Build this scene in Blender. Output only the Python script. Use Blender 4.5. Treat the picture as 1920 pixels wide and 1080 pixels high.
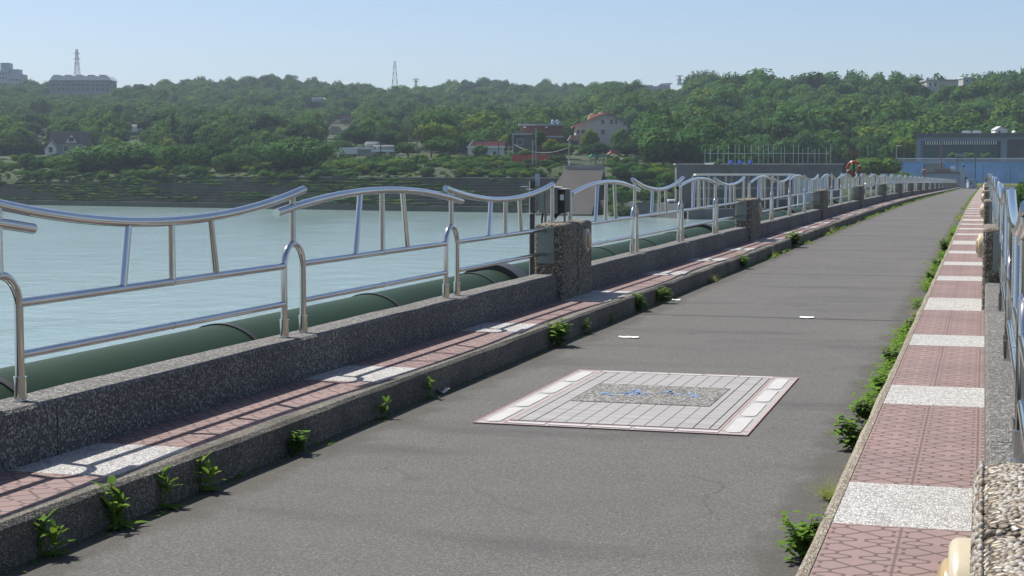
import bpy, math, random
import numpy as np
from mathutils import Vector, Matrix
R = math.radians
random.seed(7)
rng = np.random.default_rng(7)
sc = bpy.context.scene
for o in list(bpy.data.objects): bpy.data.objects.remove(o)
COL = sc.collection

# ------------------------------------------------------------------ camera
FPX = 3000.0                      # focal length in photo pixels (1920 wide)
EYE = 1.65
_d = np.array([(1846-960)/FPX, (540-315)/FPX, 1.0]); _d /= np.linalg.norm(_d)      # bridge axis
_h = np.array([0, (540-315)/FPX, 1.0]); _h /= np.linalg.norm(_h)
_u = np.array([0, _h[2], -_h[1]])
_r = np.array([_d[2]*_u[1]-_d[1]*_u[2], _d[0]*_u[2]-_d[2]*_u[0], _d[1]*_u[0]-_d[0]*_u[1]])
if _r[0] < 0: _r = -_r
AX = np.stack([_r, _d, _u])       # rows: world x, y, z in camera axes (right, up, forward)
cam_d = bpy.data.cameras.new("camera"); cam = bpy.data.objects.new("camera", cam_d); COL.objects.link(cam)
M = Matrix(((AX[0,0], AX[0,1], -AX[0,2], 0), (AX[1,0], AX[1,1], -AX[1,2], 0), (AX[2,0], AX[2,1], -AX[2,2], EYE), (0,0,0,1)))
cam.matrix_world = M
cam_d.sensor_width = 36; cam_d.lens = FPX/1920*36
cam_d.clip_start = 0.05; cam_d.clip_end = 5000
sc.camera = cam
YAW = math.atan2(-AX[0,2], AX[1,2])        # heading of the view, turned left of the bridge

# ------------------------------------------------------------------ light
SUN = np.array([-0.575, 0.15, 1.0]); SUN /= np.linalg.norm(SUN)
EL = math.asin(SUN[2]); AZ = math.atan2(SUN[0], SUN[1])
w = bpy.data.worlds.new("World"); sc.world = w; w.use_nodes = True
nt = w.node_tree
sky = nt.nodes.new("ShaderNodeTexSky"); sky.sky_type = 'NISHITA'; sky.sun_disc = False
sky.sun_elevation = EL; sky.sun_rotation = AZ
sky.air_density = 0.68; sky.dust_density = 1.3; sky.ozone_density = 1.6; sky.altitude = 0
nt.links.new(sky.outputs[0], nt.nodes["Background"].inputs[0])
nt.nodes["Background"].inputs[1].default_value = 0.093
sd = bpy.data.lights.new("sun", 'SUN'); sd.energy = 4.6; sd.angle = R(0.53); sd.color = (1.0, 0.95, 0.87)
so = bpy.data.objects.new("sun", sd); COL.objects.link(so)
so.rotation_euler = Vector(SUN).to_track_quat('Z', 'Y').to_euler()
sc.view_settings.view_transform = 'Standard'; sc.view_settings.look = 'None'
sc.view_settings.exposure = 0.7; sc.view_settings.gamma = 1
sc.cycles.max_bounces = 8; sc.cycles.volume_bounces = 0
sc.cycles.use_denoising = True

# ------------------------------------------------------------------ helpers
def ray(px, py):
    v = np.array([(px-960)/FPX, (540-py)/FPX, 1.0]); return AX @ v
def at(px, py, Z):
    p = ray(px, py)*Z; return Vector((p[0], p[1], p[2]+EYE))
def onz(px, py, z):
    r = ray(px, py); t = (z-EYE)/r[2]; return Vector((r[0]*t, r[1]*t, z))
def road_z(s):
    a = (s-70)/14.0
    sp = 14.0*(math.log1p(math.exp(-abs(a))) + max(a, 0))
    return -0.0087*sp

def tag(o, label=None, cat=None, group=None, kind=None):
    if label: o['label'] = label
    if cat: o['category'] = cat
    if group: o['group'] = group
    if kind or (label and cat): o['kind'] = kind or 'thing'
    return o
def empty(name, loc=(0,0,0), rz=0, label=None, cat=None, group=None):
    o = bpy.data.objects.new(name, None); COL.objects.link(o); o.empty_display_size = .3
    o.location = loc; o.rotation_euler = (0,0,rz)
    return tag(o, label, cat, group)
def link(name, me, parent=None):
    o = bpy.data.objects.new(name, me); COL.objects.link(o)
    if parent: o.parent = parent
    return o

class MB:
    def __init__(s): s.v=[]; s.f=[]; s.m=[]; s.sm=[]
    def add(s, v, f, m=0, smooth=False):
        b=len(s.v); s.v += [tuple(map(float,q)) for q in v]
        for q in f: s.f.append(tuple(b+i for i in q)); s.m.append(m); s.sm.append(smooth)
    def box(s, x0,x1,y0,y1,z0,z1, m=0, T=None):
        v=[(x0,y0,z0),(x1,y0,z0),(x1,y1,z0),(x0,y1,z0),(x0,y0,z1),(x1,y0,z1),(x1,y1,z1),(x0,y1,z1)]
        if T is not None: v=[T @ Vector(q) for q in v]
        s.add(v, [(0,3,2,1),(4,5,6,7),(0,1,5,4),(1,2,6,5),(2,3,7,6),(3,0,4,7)], m)
    def bbox(s, x0,x1,y0,y1,z0,z1, c=.02, m=0):
        """box with chamfered top edges"""
        v=[(x0,y0,z0),(x1,y0,z0),(x1,y1,z0),(x0,y1,z0),(x0,y0,z1-c),(x1,y0,z1-c),(x1,y1,z1-c),(x0,y1,z1-c),
           (x0+c,y0+c,z1),(x1-c,y0+c,z1),(x1-c,y1-c,z1),(x0+c,y1-c,z1)]
        f=[(0,3,2,1)]
        for i in range(4):
            j=(i+1)%4; f.append((i,j,4+j,4+i)); f.append((4+i,4+j,8+j,8+i))
        f.append((8,9,10,11)); s.add(v,f,m)
    def tube(s, pts, r, n=10, m=0, caps=True):
        pts=[Vector(p) for p in pts]; N=len(pts); rr = r if hasattr(r,'__len__') else [r]*N
        ring=[]; prev=None
        for i,p in enumerate(pts):
            t=(pts[min(i+1,N-1)]-pts[max(i-1,0)]).normalized()
            if prev is None:
                a=Vector((1,0,0)) if abs(t.x)<.9 else Vector((0,1,0))
            else: a=prev
            a=(a-t*a.dot(t)).normalized(); b=t.cross(a); prev=a
            ring.append([p+(a*math.cos(2*math.pi*k/n)+b*math.sin(2*math.pi*k/n))*rr[i] for k in range(n)])
        v=[q for g in ring for q in g]
        f=[(i*n+k, i*n+(k+1)%n, (i+1)*n+(k+1)%n, (i+1)*n+k) for i in range(N-1) for k in range(n)]
        s.add(v,f,m,True)
        if caps: s.add(ring[0],[tuple(range(n))[::-1]],m); s.add(ring[-1],[tuple(range(n))],m)
    def lathe(s, prof, n=20, m=0, T=None, smooth=True):
        """prof: (radius, height) pairs about z"""
        v=[];f=[]
        for (r,z) in prof:
            for k in range(n):
                a=2*math.pi*k/n; v.append(Vector((r*math.cos(a),r*math.sin(a),z)))
        if T is not None: v=[T@q for q in v]
        for i in range(len(prof)-1):
            for k in range(n): f.append((i*n+k,i*n+(k+1)%n,(i+1)*n+(k+1)%n,(i+1)*n+k))
        s.add(v,f,m,smooth)
        L=(len(prof)-1)*n; s.add(v[:n],[tuple(range(n))[::-1]],m); s.add(v[L:L+n],[tuple(range(n))],m)
    def prism(s, poly, a, b, axis='y', m=0):
        """poly of 2-D points extruded from a to b along axis"""
        n=len(poly)
        def P(p,t): return {'y':(p[0],t,p[1]),'x':(t,p[0],p[1]),'z':(p[0],p[1],t)}[axis]
        v=[P(p,a) for p in poly]+[P(p,b) for p in poly]
        f=[tuple(range(n)), tuple(range(n,2*n))[::-1]]+[(i,n+i,n+(i+1)%n,(i+1)%n) for i in range(n)]
        s.add(v,f,m)
    def mesh(s, name, mats):
        me=bpy.data.meshes.new(name); me.from_pydata(s.v,[],s.f)
        for q in (mats if isinstance(mats,(list,tuple)) else [mats]): me.materials.append(q)
        me.polygons.foreach_set('material_index', s.m); me.polygons.foreach_set('use_smooth', s.sm)
        import bmesh as _b
        bm=_b.new(); bm.from_mesh(me); _b.ops.recalc_face_normals(bm, faces=bm.faces); bm.to_mesh(me); bm.free()
        me.update(); return me
    def obj(s, name, mats, parent=None): return link(name, s.mesh(name, mats), parent)

# ------------------------------------------------------------------ materials
class NT:
    def __init__(s, name):
        s.mat=bpy.data.materials.new(name); s.mat.use_nodes=True; s.t=s.mat.node_tree
        s.bsdf=s.t.nodes['Principled BSDF']; s.out=s.t.nodes['Material Output']
        s._co=None
    def n(s, typ, **kw):
        q=s.t.nodes.new(typ)
        for k,v in kw.items(): setattr(q,k,v)
        return q
    def l(s,a,b): s.t.links.new(a,b)
    def co(s):
        if s._co is None: s._co=s.n('ShaderNodeNewGeometry').outputs['Position']
        return s._co
    def oco(s): return s.n('ShaderNodeTexCoord').outputs['Object']
    def noise(s, scale, detail=4, rough=.55, co=None, stretch=None):
        q=s.n('ShaderNodeTexNoise'); q.inputs['Scale'].default_value=scale; q.inputs['Detail'].default_value=detail; q.inputs['Roughness'].default_value=rough
        c=co or s.co()
        if stretch:
            mp=s.n('ShaderNodeMapping'); mp.inputs['Scale'].default_value=stretch; s.l(c,mp.inputs[0]); c=mp.outputs[0]
        s.l(c,q.inputs['Vector']); return q.outputs['Fac']
    def voro(s, scale, out='Distance', feature='F1', co=None, rand=1):
        q=s.n('ShaderNodeTexVoronoi'); q.feature=feature; q.inputs['Scale'].default_value=scale; q.inputs['Randomness'].default_value=rand
        s.l(co or s.co(), q.inputs['Vector']); return q.outputs[out]
    def ramp(s, fac, stops, interp='LINEAR'):
        q=s.n('ShaderNodeValToRGB'); q.color_ramp.interpolation=interp
        e=q.color_ramp.elements
        while len(e)<len(stops): e.new(.5)
        for i,(p,c) in enumerate(stops):
            e[i].position=p; e[i].color=(c,c,c,1) if not hasattr(c,'__len__') else (*c,1)
        s.l(fac,q.inputs[0]); return q.outputs[0]
    def mix(s, fac, a, b, mode='MIX'):
        q=s.n('ShaderNodeMix', data_type='RGBA', blend_type=mode)
        for i,v in ((0,fac),(6,a),(7,b)):
            sk=q.inputs[i]
            if hasattr(v,'links'): s.l(v,sk)
            elif hasattr(v,'__len__'): sk.default_value=(*v,1)
            else: sk.default_value=v if i==0 else (v,v,v,1)
        return q.outputs[2]
    def math(s, op, a, b=0.0, c=0.0):
        q=s.n('ShaderNodeMath', operation=op)
        for i,v in enumerate((a,b,c)):
            if hasattr(v,'links'): s.l(v,q.inputs[i])
            else: q.inputs[i].default_value=v
        return q.outputs[0]
    def bump(s, h, strength=.4, dist=.01):
        q=s.n('ShaderNodeBump'); q.inputs['Strength'].default_value=strength; q.inputs['Distance'].default_value=dist
        s.l(h,q.inputs['Height']); s.l(q.outputs[0], s.bsdf.inputs['Normal'])
    def col(s, c):
        if hasattr(c,'links'): s.l(c,s.bsdf.inputs['Base Color'])
        else: s.bsdf.inputs['Base Color'].default_value=(*c,1)
        return s
    def set(s, **kw):
        for k,v in kw.items(): s.bsdf.inputs[k].default_value=v
        return s
def sep(N, v):
    q=N.n('ShaderNodeSeparateXYZ'); N.l(v,q.inputs[0]); return q.outputs

def simple(name, c, rough=.7, metal=0, vary=.18, scale=3, fine=40):
    N=NT(name); a=N.noise(scale,5); b=N.noise(fine,3)
    f=N.math('ADD', N.math('MULTIPLY',a,.65), N.math('MULTIPLY',b,.35))
    lo=tuple(x*(1-vary) for x in c); hi=tuple(min(x*(1+vary),.95) for x in c)
    N.col(N.ramp(f,[(.3,lo),(.7,hi)])); N.set(Roughness=rough, Metallic=metal); N.bump(b,.15,.005)
    return N.mat

def aggregate(name, stones, gap, scale, bump=.6, dist=.006, dirt=.5, dirtcol=(.05,.045,.04)):
    """pebbles set in mortar: a random stone colour per cell, dark gaps"""
    N=NT(name); co=N.oco()
    c=N.voro(scale,'Color',co=co); rs=sep(N,c)
    stone=N.ramp(rs[0],[(i/(len(stones)),k) for i,k in enumerate(stones)],'CONSTANT')
    e=N.voro(scale,'Distance','DISTANCE_TO_EDGE',co=co)
    g=N.ramp(e,[(.02,0),(.14,1)])
    colr=N.mix(g,gap,stone)
    big=N.noise(1.7,6,.6,co=co); d=N.ramp(big,[(.42,0),(.75,1)])
    colr=N.mix(N.math('MULTIPLY',d,dirt),colr,dirtcol)
    N.col(colr); N.set(Roughness=.85); N.bump(N.ramp(e,[(0,0),(.25,1)]),bump,dist)
    return N.mat
m_agg = aggregate('washed_aggregate', [(0.071,0.071,0.071),(0.143,0.139,0.132),(0.214,0.207,0.192),(0.107,0.100,0.093),(0.299,0.292,0.278),(0.171,0.164,0.149),(0.392,0.385,0.363)], (0.071,0.070,0.064), 78, .9, .005, .3)
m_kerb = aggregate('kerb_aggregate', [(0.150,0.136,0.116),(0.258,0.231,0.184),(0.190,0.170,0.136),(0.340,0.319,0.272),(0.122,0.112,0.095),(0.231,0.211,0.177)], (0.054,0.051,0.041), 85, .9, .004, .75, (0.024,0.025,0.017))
m_pill = aggregate('pillar_aggregate', [(0.281,0.235,0.169),(0.431,0.375,0.290),(0.206,0.169,0.122),(0.544,0.506,0.431),(0.338,0.281,0.198),(0.150,0.122,0.094),(0.469,0.413,0.319)], (0.066,0.056,0.043), 52, 1.0, .010, .3)
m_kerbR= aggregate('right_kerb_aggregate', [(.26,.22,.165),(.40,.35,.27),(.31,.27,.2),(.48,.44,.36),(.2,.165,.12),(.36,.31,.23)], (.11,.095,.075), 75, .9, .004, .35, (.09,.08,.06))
m_white = aggregate('white_pebble_paving', [(.46,.46,.46),(.55,.55,.545),(.34,.34,.33),(.60,.60,.59),(.25,.245,.235),(.50,.49,.48)], (.22,.215,.205), 78, .8, .004, .25, (.2,.185,.17))
m_insert = aggregate('dark_pebble_inlay', [(0.075,0.075,0.075),(0.180,0.173,0.165),(0.315,0.307,0.292),(0.128,0.128,0.120),(0.375,0.367,0.345),(0.225,0.210,0.188)], (0.053,0.053,0.049), 60, .6, .003, .1)

def mk_asphalt():
    N=NT('asphalt'); v=N.voro(160,'Color'); s=sep(N,v)[0]
    base=N.ramp(s,[(0,(0.055,0.054,0.052)),(.5,(0.088,0.086,0.080)),(.85,(0.112,0.107,0.100)),(1,(0.192,0.183,0.170))])
    cg=N.noise(55,3,.7); base=N.mix(N.math('MULTIPLY',N.ramp(cg,[(.38,1),(.5,0)]),.45),base,(0.028,0.027,0.026)); base=N.mix(N.math('MULTIPLY',N.ramp(cg,[(.56,0),(.68,1)]),.4),base,(0.195,0.189,0.182))
    big=N.noise(.35,6,.6); base=N.mix(N.math('MULTIPLY',N.ramp(big,[(.35,0),(.7,1)]),.35),base,(0.053,0.052,0.051))
    med=N.noise(2.2,5,.65); base=N.mix(N.math('MULTIPLY',N.ramp(med,[(.48,0),(.75,1)]),.22),base,(0.127,0.122,0.114))
    # stains drawn out across the road further on
    st=N.noise(1.0,4,.6,stretch=(.35,1.4,1)); base=N.mix(N.math('MULTIPLY',N.ramp(st,[(.54,0),(.68,1)]),.42),base,(0.028,0.027,0.026))
    p=sep(N,N.co())
    # dirt gathers along both kerbs
    dl=N.math('ADD',p[0],3.88); dr=N.math('SUBTRACT',-.6,p[0]); dm=N.math('MINIMUM',dl,dr)
    nz=N.noise(3,5); ed=N.ramp(N.math('ADD',dm,N.math('MULTIPLY',nz,-.5)),[(-.25,1),(.12,0)])
    base=N.mix(N.math('MULTIPLY',ed,.55),base,(0.038,0.035,0.026))
    # cross joints
    for yj in (17.75,25.2,32.7,40.2,47.6,62.6,77.5):
        w_=N.noise(4,4); yy=N.math('ADD',p[1],N.math('MULTIPLY',w_,.06))
        k=N.math('LESS_THAN',N.math('ABSOLUTE',N.math('SUBTRACT',yy,yj+.03)),.03+yj*.0012)
        base=N.mix(N.math('MULTIPLY',k,.85),base,(0.026,0.026,0.025))
    # fine wandering cracks
    wv=N.noise(.9,5,.6); cv=N.n('ShaderNodeVectorMath',operation='ADD'); N.l(N.co(),cv.inputs[0]); cs=N.n('ShaderNodeCombineXYZ'); N.l(N.math('MULTIPLY',wv,1.6),cs.inputs[0]); N.l(N.math('MULTIPLY',N.noise(1.3,4),1.4),cs.inputs[1]); N.l(cs.outputs[0],cv.inputs[1])
    ce=N.voro(.42,'Distance','DISTANCE_TO_EDGE',co=cv.outputs[0]); ck=N.math('MULTIPLY',N.ramp(ce,[(.002,1),(.006,0)]),N.ramp(N.noise(.5,3),[(.50,0),(.58,1)]))
    base=N.mix(N.math('MULTIPLY',ck,.5),base,(0.015,0.015,0.015))
    # drips and small dark spots
    sp=N.voro(2.3,'Distance'); base=N.mix(N.math('MULTIPLY',N.ramp(sp,[(.03,1),(.07,0)]),.35),base,(0.025,0.025,0.022))
    N.col(base); N.set(Roughness=.88); N.bump(N.math('ADD',s,N.math('MULTIPLY',N.noise(400,2),.5)),.55,.004); return N.mat
m_asph=mk_asphalt()

def seg_d(N, a, b, p, q):
    """distance of the node point (a,b) from segment p-q"""
    dx,dy=q[0]-p[0],q[1]-p[1]; L=dx*dx+dy*dy
    ax=N.math('SUBTRACT',a,p[0]); ay=N.math('SUBTRACT',b,p[1])
    t=N.math('ADD',N.math('MULTIPLY',ax,dx/L),N.math('MULTIPLY',ay,dy/L))
    t=N.math('MINIMUM',N.math('MAXIMUM',t,0),1)
    ex=N.math('SUBTRACT',ax,N.math('MULTIPLY',t,dx)); ey=N.math('SUBTRACT',ay,N.math('MULTIPLY',t,dy))
    return N.math('SQRT',N.math('ADD',N.math('MULTIPLY',ex,ex),N.math('MULTIPLY',ey,ey)))
def mk_tile(x_off):
    N=NT('pressed_clay_tile'); p=sep(N,N.co()); T=.288
    u=N.math('FRACT',N.math('DIVIDE',N.math('SUBTRACT',p[0],x_off),T)); v=N.math('FRACT',N.math('DIVIDE',p[1],T))
    a=N.math('ABSOLUTE',N.math('SUBTRACT',u,.5)); b=N.math('ABSOLUTE',N.math('SUBTRACT',v,.5))
    segs=[((0,0),(.25,.24)),((.25,.24),(.25,.37)),((.25,.37),(.07,.45)),((.07,.45),(.07,.5)),((.25,.24),(.41,.17)),((.41,.17),(.41,.07)),((.41,.17),(.5,.19)),((.25,.37),(.43,.45)),((.43,.45),(.43,.5))]
    d=None
    for s in segs:
        e=seg_d(N,a,b,*s); d=e if d is None else N.math('MINIMUM',d,e)
    line=N.ramp(d,[(.014,1),(.034,0)])
    joint=N.ramp(N.math('MINIMUM',N.math('SUBTRACT',.5,a),99),[(.010,1),(.03,0)])
    ln=N.math('MAXIMUM',line,N.math('MULTIPLY',joint,.8))
    cell=N.n('ShaderNodeTexWhiteNoise',noise_dimensions='2D'); cb=N.n('ShaderNodeCombineXYZ')
    N.l(N.math('FLOOR',N.math('DIVIDE',N.math('SUBTRACT',p[0],x_off),T)),cb.inputs[0]); N.l(N.math('FLOOR',N.math('DIVIDE',p[1],T)),cb.inputs[1]); N.l(cb.outputs[0],cell.inputs['Vector'])
    base=N.ramp(cell.outputs['Value'],[(0,(.178,.122,.114)),(.5,(.228,.152,.141)),(1,(.200,.140,.133))])
    base=N.mix(N.math('MULTIPLY',N.ramp(N.noise(9,6,.65),[(.4,0),(.75,1)]),.4),base,(.165,.122,.112))
    base=N.mix(N.math('MULTIPLY',N.ramp(N.noise(1.3,5),[(.45,0),(.7,1)]),.3),base,(.095,.072,.065))
    N.col(N.mix(N.math('MULTIPLY',ln,.8),base,(.055,.036,.032))); N.set(Roughness=.8)
    N.bump(N.math('SUBTRACT',N.math('MULTIPLY',N.noise(220,2),.2),ln),.5,.004); return N.mat
m_tileR=mk_tile(-.29); m_tileL=mk_tile(-4.2)

def mk_steel():
    N=NT('stainless_steel'); n=N.noise(60,3,stretch=(1,.04,1)); b=N.noise(2.0,4)
    N.col(N.ramp(b,[(.3,(.50,.495,.485)),(.7,(.60,.59,.575))])); N.set(Metallic=1)
    N.l(N.ramp(N.noise(5,5),[(.3,.05),(.7,.15)]),N.bsdf.inputs['Roughness']); N.bump(n,.03,.002); return N.mat
m_steel=mk_steel()
def mk_water():
    N=NT('lake_water'); co=N.co()
    w1=N.noise(1.1,5,.6,stretch=(1,1.0,1)); w2=N.noise(.25,3,.5); w3=N.noise(5,3,.6)
    h=N.math('ADD',N.math('ADD',N.math('MULTIPLY',w1,.5),N.math('MULTIPLY',w2,1.0)),N.math('MULTIPLY',w3,.22))
    big=N.noise(.03,4); N.col(N.ramp(big,[(.3,(.215,.305,.31)),(.7,(.24,.33,.33))])); N.set(Roughness=.09,IOR=1.33)
    wp=N.ramp(N.noise(.035,4,.6,stretch=(1,.5,1)),[(.35,.35),(.65,1)]); N.bump(N.math('MULTIPLY',h,wp),.6,.35); return N.mat
m_water=mk_water()

def leafmat(name, c1, c2, c3, trans=.22, island=True):
    N=NT(name); oi=N.n('ShaderNodeObjectInfo').outputs['Random']
    g=N.n('ShaderNodeNewGeometry'); r=g.outputs['Random Per Island']
    base=N.ramp(oi,[(0,c1),(.5,c2),(1,c3)])
    base=N.mix(N.math('MULTIPLY',r,.4),base,tuple(x*.6 for x in c1))
    pos=g.outputs['Position']; dn=N.noise(.022,3,.5,co=pos); base=N.mix(N.math('MULTIPLY',N.ramp(dn,[(.42,0),(.62,1)]),.45),base,(c3[0]*.95,c3[1]*.98,c3[2]*1.1))
    dk=N.noise(.05,2,.5,co=pos); base=N.mix(N.math('MULTIPLY',N.ramp(dk,[(.52,0),(.66,1)]),.6),base,(c1[0]*.8,c1[1]*.7,c1[2]*1.4))
    N.col(base); N.set(Roughness=.85); N.bsdf.inputs['Specular IOR Level'].default_value=.06
    tr=N.n('ShaderNodeBsdfTranslucent'); N.l(N.mix(.5,base,(.16,.22,.03)),tr.inputs[0])
    mx=N.n('ShaderNodeMixShader'); mx.inputs[0].default_value=trans
    N.l(N.bsdf.outputs[0],mx.inputs[1]); N.l(tr.outputs[0],mx.inputs[2]); N.l(mx.outputs[0],N.out.inputs[0]); return N.mat
m_leaf =leafmat('broadleaf_foliage',(0.019,0.076,0.014),(0.037,0.111,0.019),(0.084,0.157,0.025))
m_leaf2=leafmat('bright_foliage',(0.095,0.164,0.015),(0.120,0.189,0.018),(0.152,0.209,0.025))
m_leaf3=leafmat('dark_foliage',(0.011,0.044,0.013),(0.017,0.057,0.015),(0.025,0.071,0.017))
m_leaf4=leafmat('feathery_foliage',(0.034,0.109,0.028),(0.048,0.127,0.030),(0.069,0.149,0.032))
m_weed =leafmat('weed_leaves',(0.110,0.220,0.033),(0.143,0.264,0.044),(0.187,0.297,0.055),.4)
m_grass=leafmat('grass_blades',(.30,.34,.10),(.36,.38,.13),(.46,.44,.22),.5)
m_bark=simple('bark',(.10,.08,.06),.9,0,.3,4,20)
def mk_ground():
    N=NT('hill_ground'); a=N.noise(.06,6,.6); b=N.noise(.9,6,.65)
    c=N.ramp(a,[(.35,(0.017,0.032,0.008)),(.5,(0.025,0.047,0.008)),(.68,(0.040,0.062,0.010))])
    N.col(N.mix(N.math('MULTIPLY',N.ramp(b,[(.35,1),(.65,0)]),.6),c,(0.017,0.028,0.009))); N.set(Roughness=.95); N.bump(b,.8,.4); return N.mat
m_ground=mk_ground()
m_floor=simple('forest_floor',(.022,.036,.012),.95,0,.4,.1,2)
m_pipe=simple('green_pipe_paint',(.011,.030,.014),.6,0,.2,1.2,30); m_pipe.node_tree.nodes['Principled BSDF'].inputs['Specular IOR Level'].default_value=.22
m_rubber=simple('black_band',(.02,.02,.02),.6)
m_conc=simple('weathered_concrete',(.27,.265,.25),.9,0,.3,.35,6)
m_dconc=simple('dark_stained_concrete',(.095,.10,.10),.9,0,.35,.35,6)
m_wall=simple('mossy_dark_concrete',(.046,.056,.042),.9,0,.5,.25,4)
m_slip=simple('grey_ramp_concrete',(0.033,0.031,0.029),.9,0,.25,.3,5)
m_plate=simple('grey_green_plate',(.19,.22,.20),.5,.3)
m_cream=simple('cream_enamel',(.42,.37,.27),.35,0,.05)
m_amber=NT('amber_lens').col((.34,.245,.12)).set(Roughness=.22).mat
m_cab=simple('cabinet_paint',(.24,.235,.21),.5,.2,.12,4,30)
m_black=simple('black_metal',(.03,.03,.03),.5)
m_lwhite=simple('white_paint',(.78,.78,.76),.6,0,.06)
m_paper=simple('paper',(.82,.82,.8),.8,0,.04)
m_red=simple('red_paint',(.26,.035,.03),.5)
m_redsheet=simple('red_sheet',(.50,.07,.04),.6,0,.15)
m_orange=simple('orange_fade',(.30,.15,.10),.6)
m_tanwall=simple('tan_render',(.52,.49,.43),.85,0,.08,.8,8)
m_greywall=simple('grey_render',(.36,.36,.35),.85,0,.08,.8,8)
m_instwall=simple('weathered_grey_green_wall',(.20,.22,.215),.85,0,.2,.3,3)
m_wwall=simple('white_render',(.68,.68,.66),.85,0,.06,.8,8)
m_brick=simple('brick_facing',(.20,.085,.065),.9,0,.2,1,6)
m_rooft=simple('terracotta_tile_roof',(.47,.26,.18),.8,0,.15,1.2,5)
m_roofr=simple('dull_red_sheet_roof',(.30,.09,.085),.6,0,.1)
m_roofg=simple('grey_brown_roof',(.15,.125,.12),.8,0,.15)
m_roofw=simple('pale_sheet_roof',(.66,.66,.62),.5,0,.08)
m_roofgr=simple('green_sheet_roof',(.03,.26,.16),.5,0,.1)
m_glass=NT('dark_window_glass').col((.025,.03,.035)).set(Roughness=.12).mat
m_blue=simple('blue_mural_paint',(.21,.39,.66),.7,0,.32,.12,.9)
m_bldg=simple('blue_grey_cladding',(.20,.26,.31),.7,0,.1,.2,2)
m_bldgin=simple('deep_green_panel',(.055,.095,.10),.7,0,.15,.2,2)
m_gblock=simple('pale_blue_grey_paint',(.30,.37,.42),.7,0,.1,.5,5)
m_bluepl=simple('blue_plastic',(.03,.10,.42),.4)
m_pole=simple('grey_pole',(.30,.30,.29),.6,.2)
m_dpole=simple('dark_pole',(.06,.055,.05),.7)
m_netpole=simple('pale_net_pole',(.34,.42,.40),.6)
m_rust=simple('rust_brown',(.16,.085,.05),.8)
m_pinkl=simple('pink_grout',(0.331,0.202,0.198),.8,0,.2,8,60)
m_gtile=simple('grey_tile',(0.264,0.264,0.252),.75,0,.12,5,60)
m_wtile=simple('white_tile',(0.385,0.377,0.370),.6,0,.10,5,60)
m_bltile=aggregate('blue_pebble_letters',[(.10,.22,.42),(.16,.30,.52),(.12,.25,.46),(.2,.2,.2),(.14,.28,.5)],(.07,.08,.1),60,.6,.003,.1)
def mk_streak():
    N=NT('streaked_pale_tile'); a=N.noise(1,5,.6,stretch=(2,26,1)); N.col(N.ramp(a,[(.3,(.18,.175,.175)),(.5,(.255,.25,.247)),(.75,(.30,.295,.29))])); N.set(Roughness=.7); return N.mat
m_streak=mk_streak()
m_joint=simple('tile_joint',(.10,.09,.095),.9)

# ------------------------------------------------------------------ ground, water
WATER=-6.85
def z_of(py, Z): return EYE+(315-py)*Z/3000/ _h[2]*1.0     # close enough away from the axis tilt
def shoreZ(px): return 524.75/((px-960)/3000+1.7427)
SKY=[(-400,150),(0,150),(50,155),(95,158),(215,163),(240,165),(310,158),(350,152),(400,150),(450,145),(510,143),(560,147),(600,150),(650,156),(690,165),(720,170),(745,170),(780,165),(820,158),(880,152),(930,150),(970,158),(1050,157),(1100,160),(1150,152),(1210,158),(1260,157),(1320,155),(1345,152),(1370,145),(1400,140),(1440,145),(1470,152),(1520,152),(1600,156),(1690,156),(1720,152),(1760,152),(1800,150),(1850,147),(1920,145),(2400,145)]
def skyline(px): return float(np.interp(px,[a for a,b in SKY],[b for a,b in SKY]))
def col_left(px):
    zs=shoreZ(px); sk=skyline(px)
    q=16*max(0,min(1,(px-985)/30))*max(0,min(1,(1165-px)/25))
    return [(zs-25+q,460),(zs+9.5+q,420),(zs+13+q*.8,332.5),(zs+28,316),(zs+52,302),(zs+110,292),(zs+190,270),(720,232),(900,200),(1080,sk+24),(1350,sk+48)]
def col_right(px):
    sk=skyline(px); return [(245,460),(262,425),(278,356),(300,350),(340,345),(368,334),(400,310),(440,275),(500,244),(590,sk+50),(750,sk+75)]
def col_mid(px):
    sk=skyline(px); return [(268,460),(283,402),(289,388),(302,352),(324,316),(370,300),(420,285),(480,258),(590,220),(760,sk+33),(950,sk+60)]
def column(px):
    def lerp(A,B,t): return [(a[0]*(1-t)+b[0]*t, a[1]*(1-t)+b[1]*t) for a,b in zip(A,B)]
    if px<=1060: return col_left(px)
    if px<1150: return lerp(col_left(px),col_mid(px),(px-1060)/90)
    if px<=1260: return col_mid(px)
    if px<1420: return lerp(col_mid(px),col_right(px),(px-1260)/160)
    return col_right(px)
def ground_y(px,Z):
    c=column(px); return float(np.interp(Z,[a for a,b in c],[b for a,b in c]))
def ground(px,Z): return at(px, ground_y(px,Z), Z)
def build_terrain():
    pxs=np.linspace(-420,2450,110); v=[];f=[]; K=48
    for px in pxs:
        c=column(px); Zs=np.interp(np.linspace(0,len(c)-1,K),range(len(c)),[a for a,b in c])
        for j,Z in enumerate(Zs):
            p=ground(px,Z)
            if j>10: p.z+= .4*math.sin(p.x*.05+1.3*math.sin(p.y*.031))*math.cos(p.y*.043)*min(1,(j-10)/15)
            v.append(p)
    for i in range(len(pxs)-1):
        for j in range(K-1): f.append((i*K+j,(i+1)*K+j,(i+1)*K+j+1,i*K+j+1))
    mb=MB(); mb.add(v,f,0,True); mb.m=[1 if (q%(K-1))>K*.62 else 0 for q in range(len(f))]
    return tag(mb.obj('hill',[m_ground,m_floor]),'wooded hills rising behind the lake','hill',kind='structure')
build_terrain()
mb=MB(); mb.add([(-900,-60,WATER),(260,-60,WATER),(260,420,WATER),(-900,420,WATER)],[(0,1,2,3)])
tag(mb.obj('water',m_water),'pale turquoise lake with small ripples','lake',kind='structure')

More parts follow.
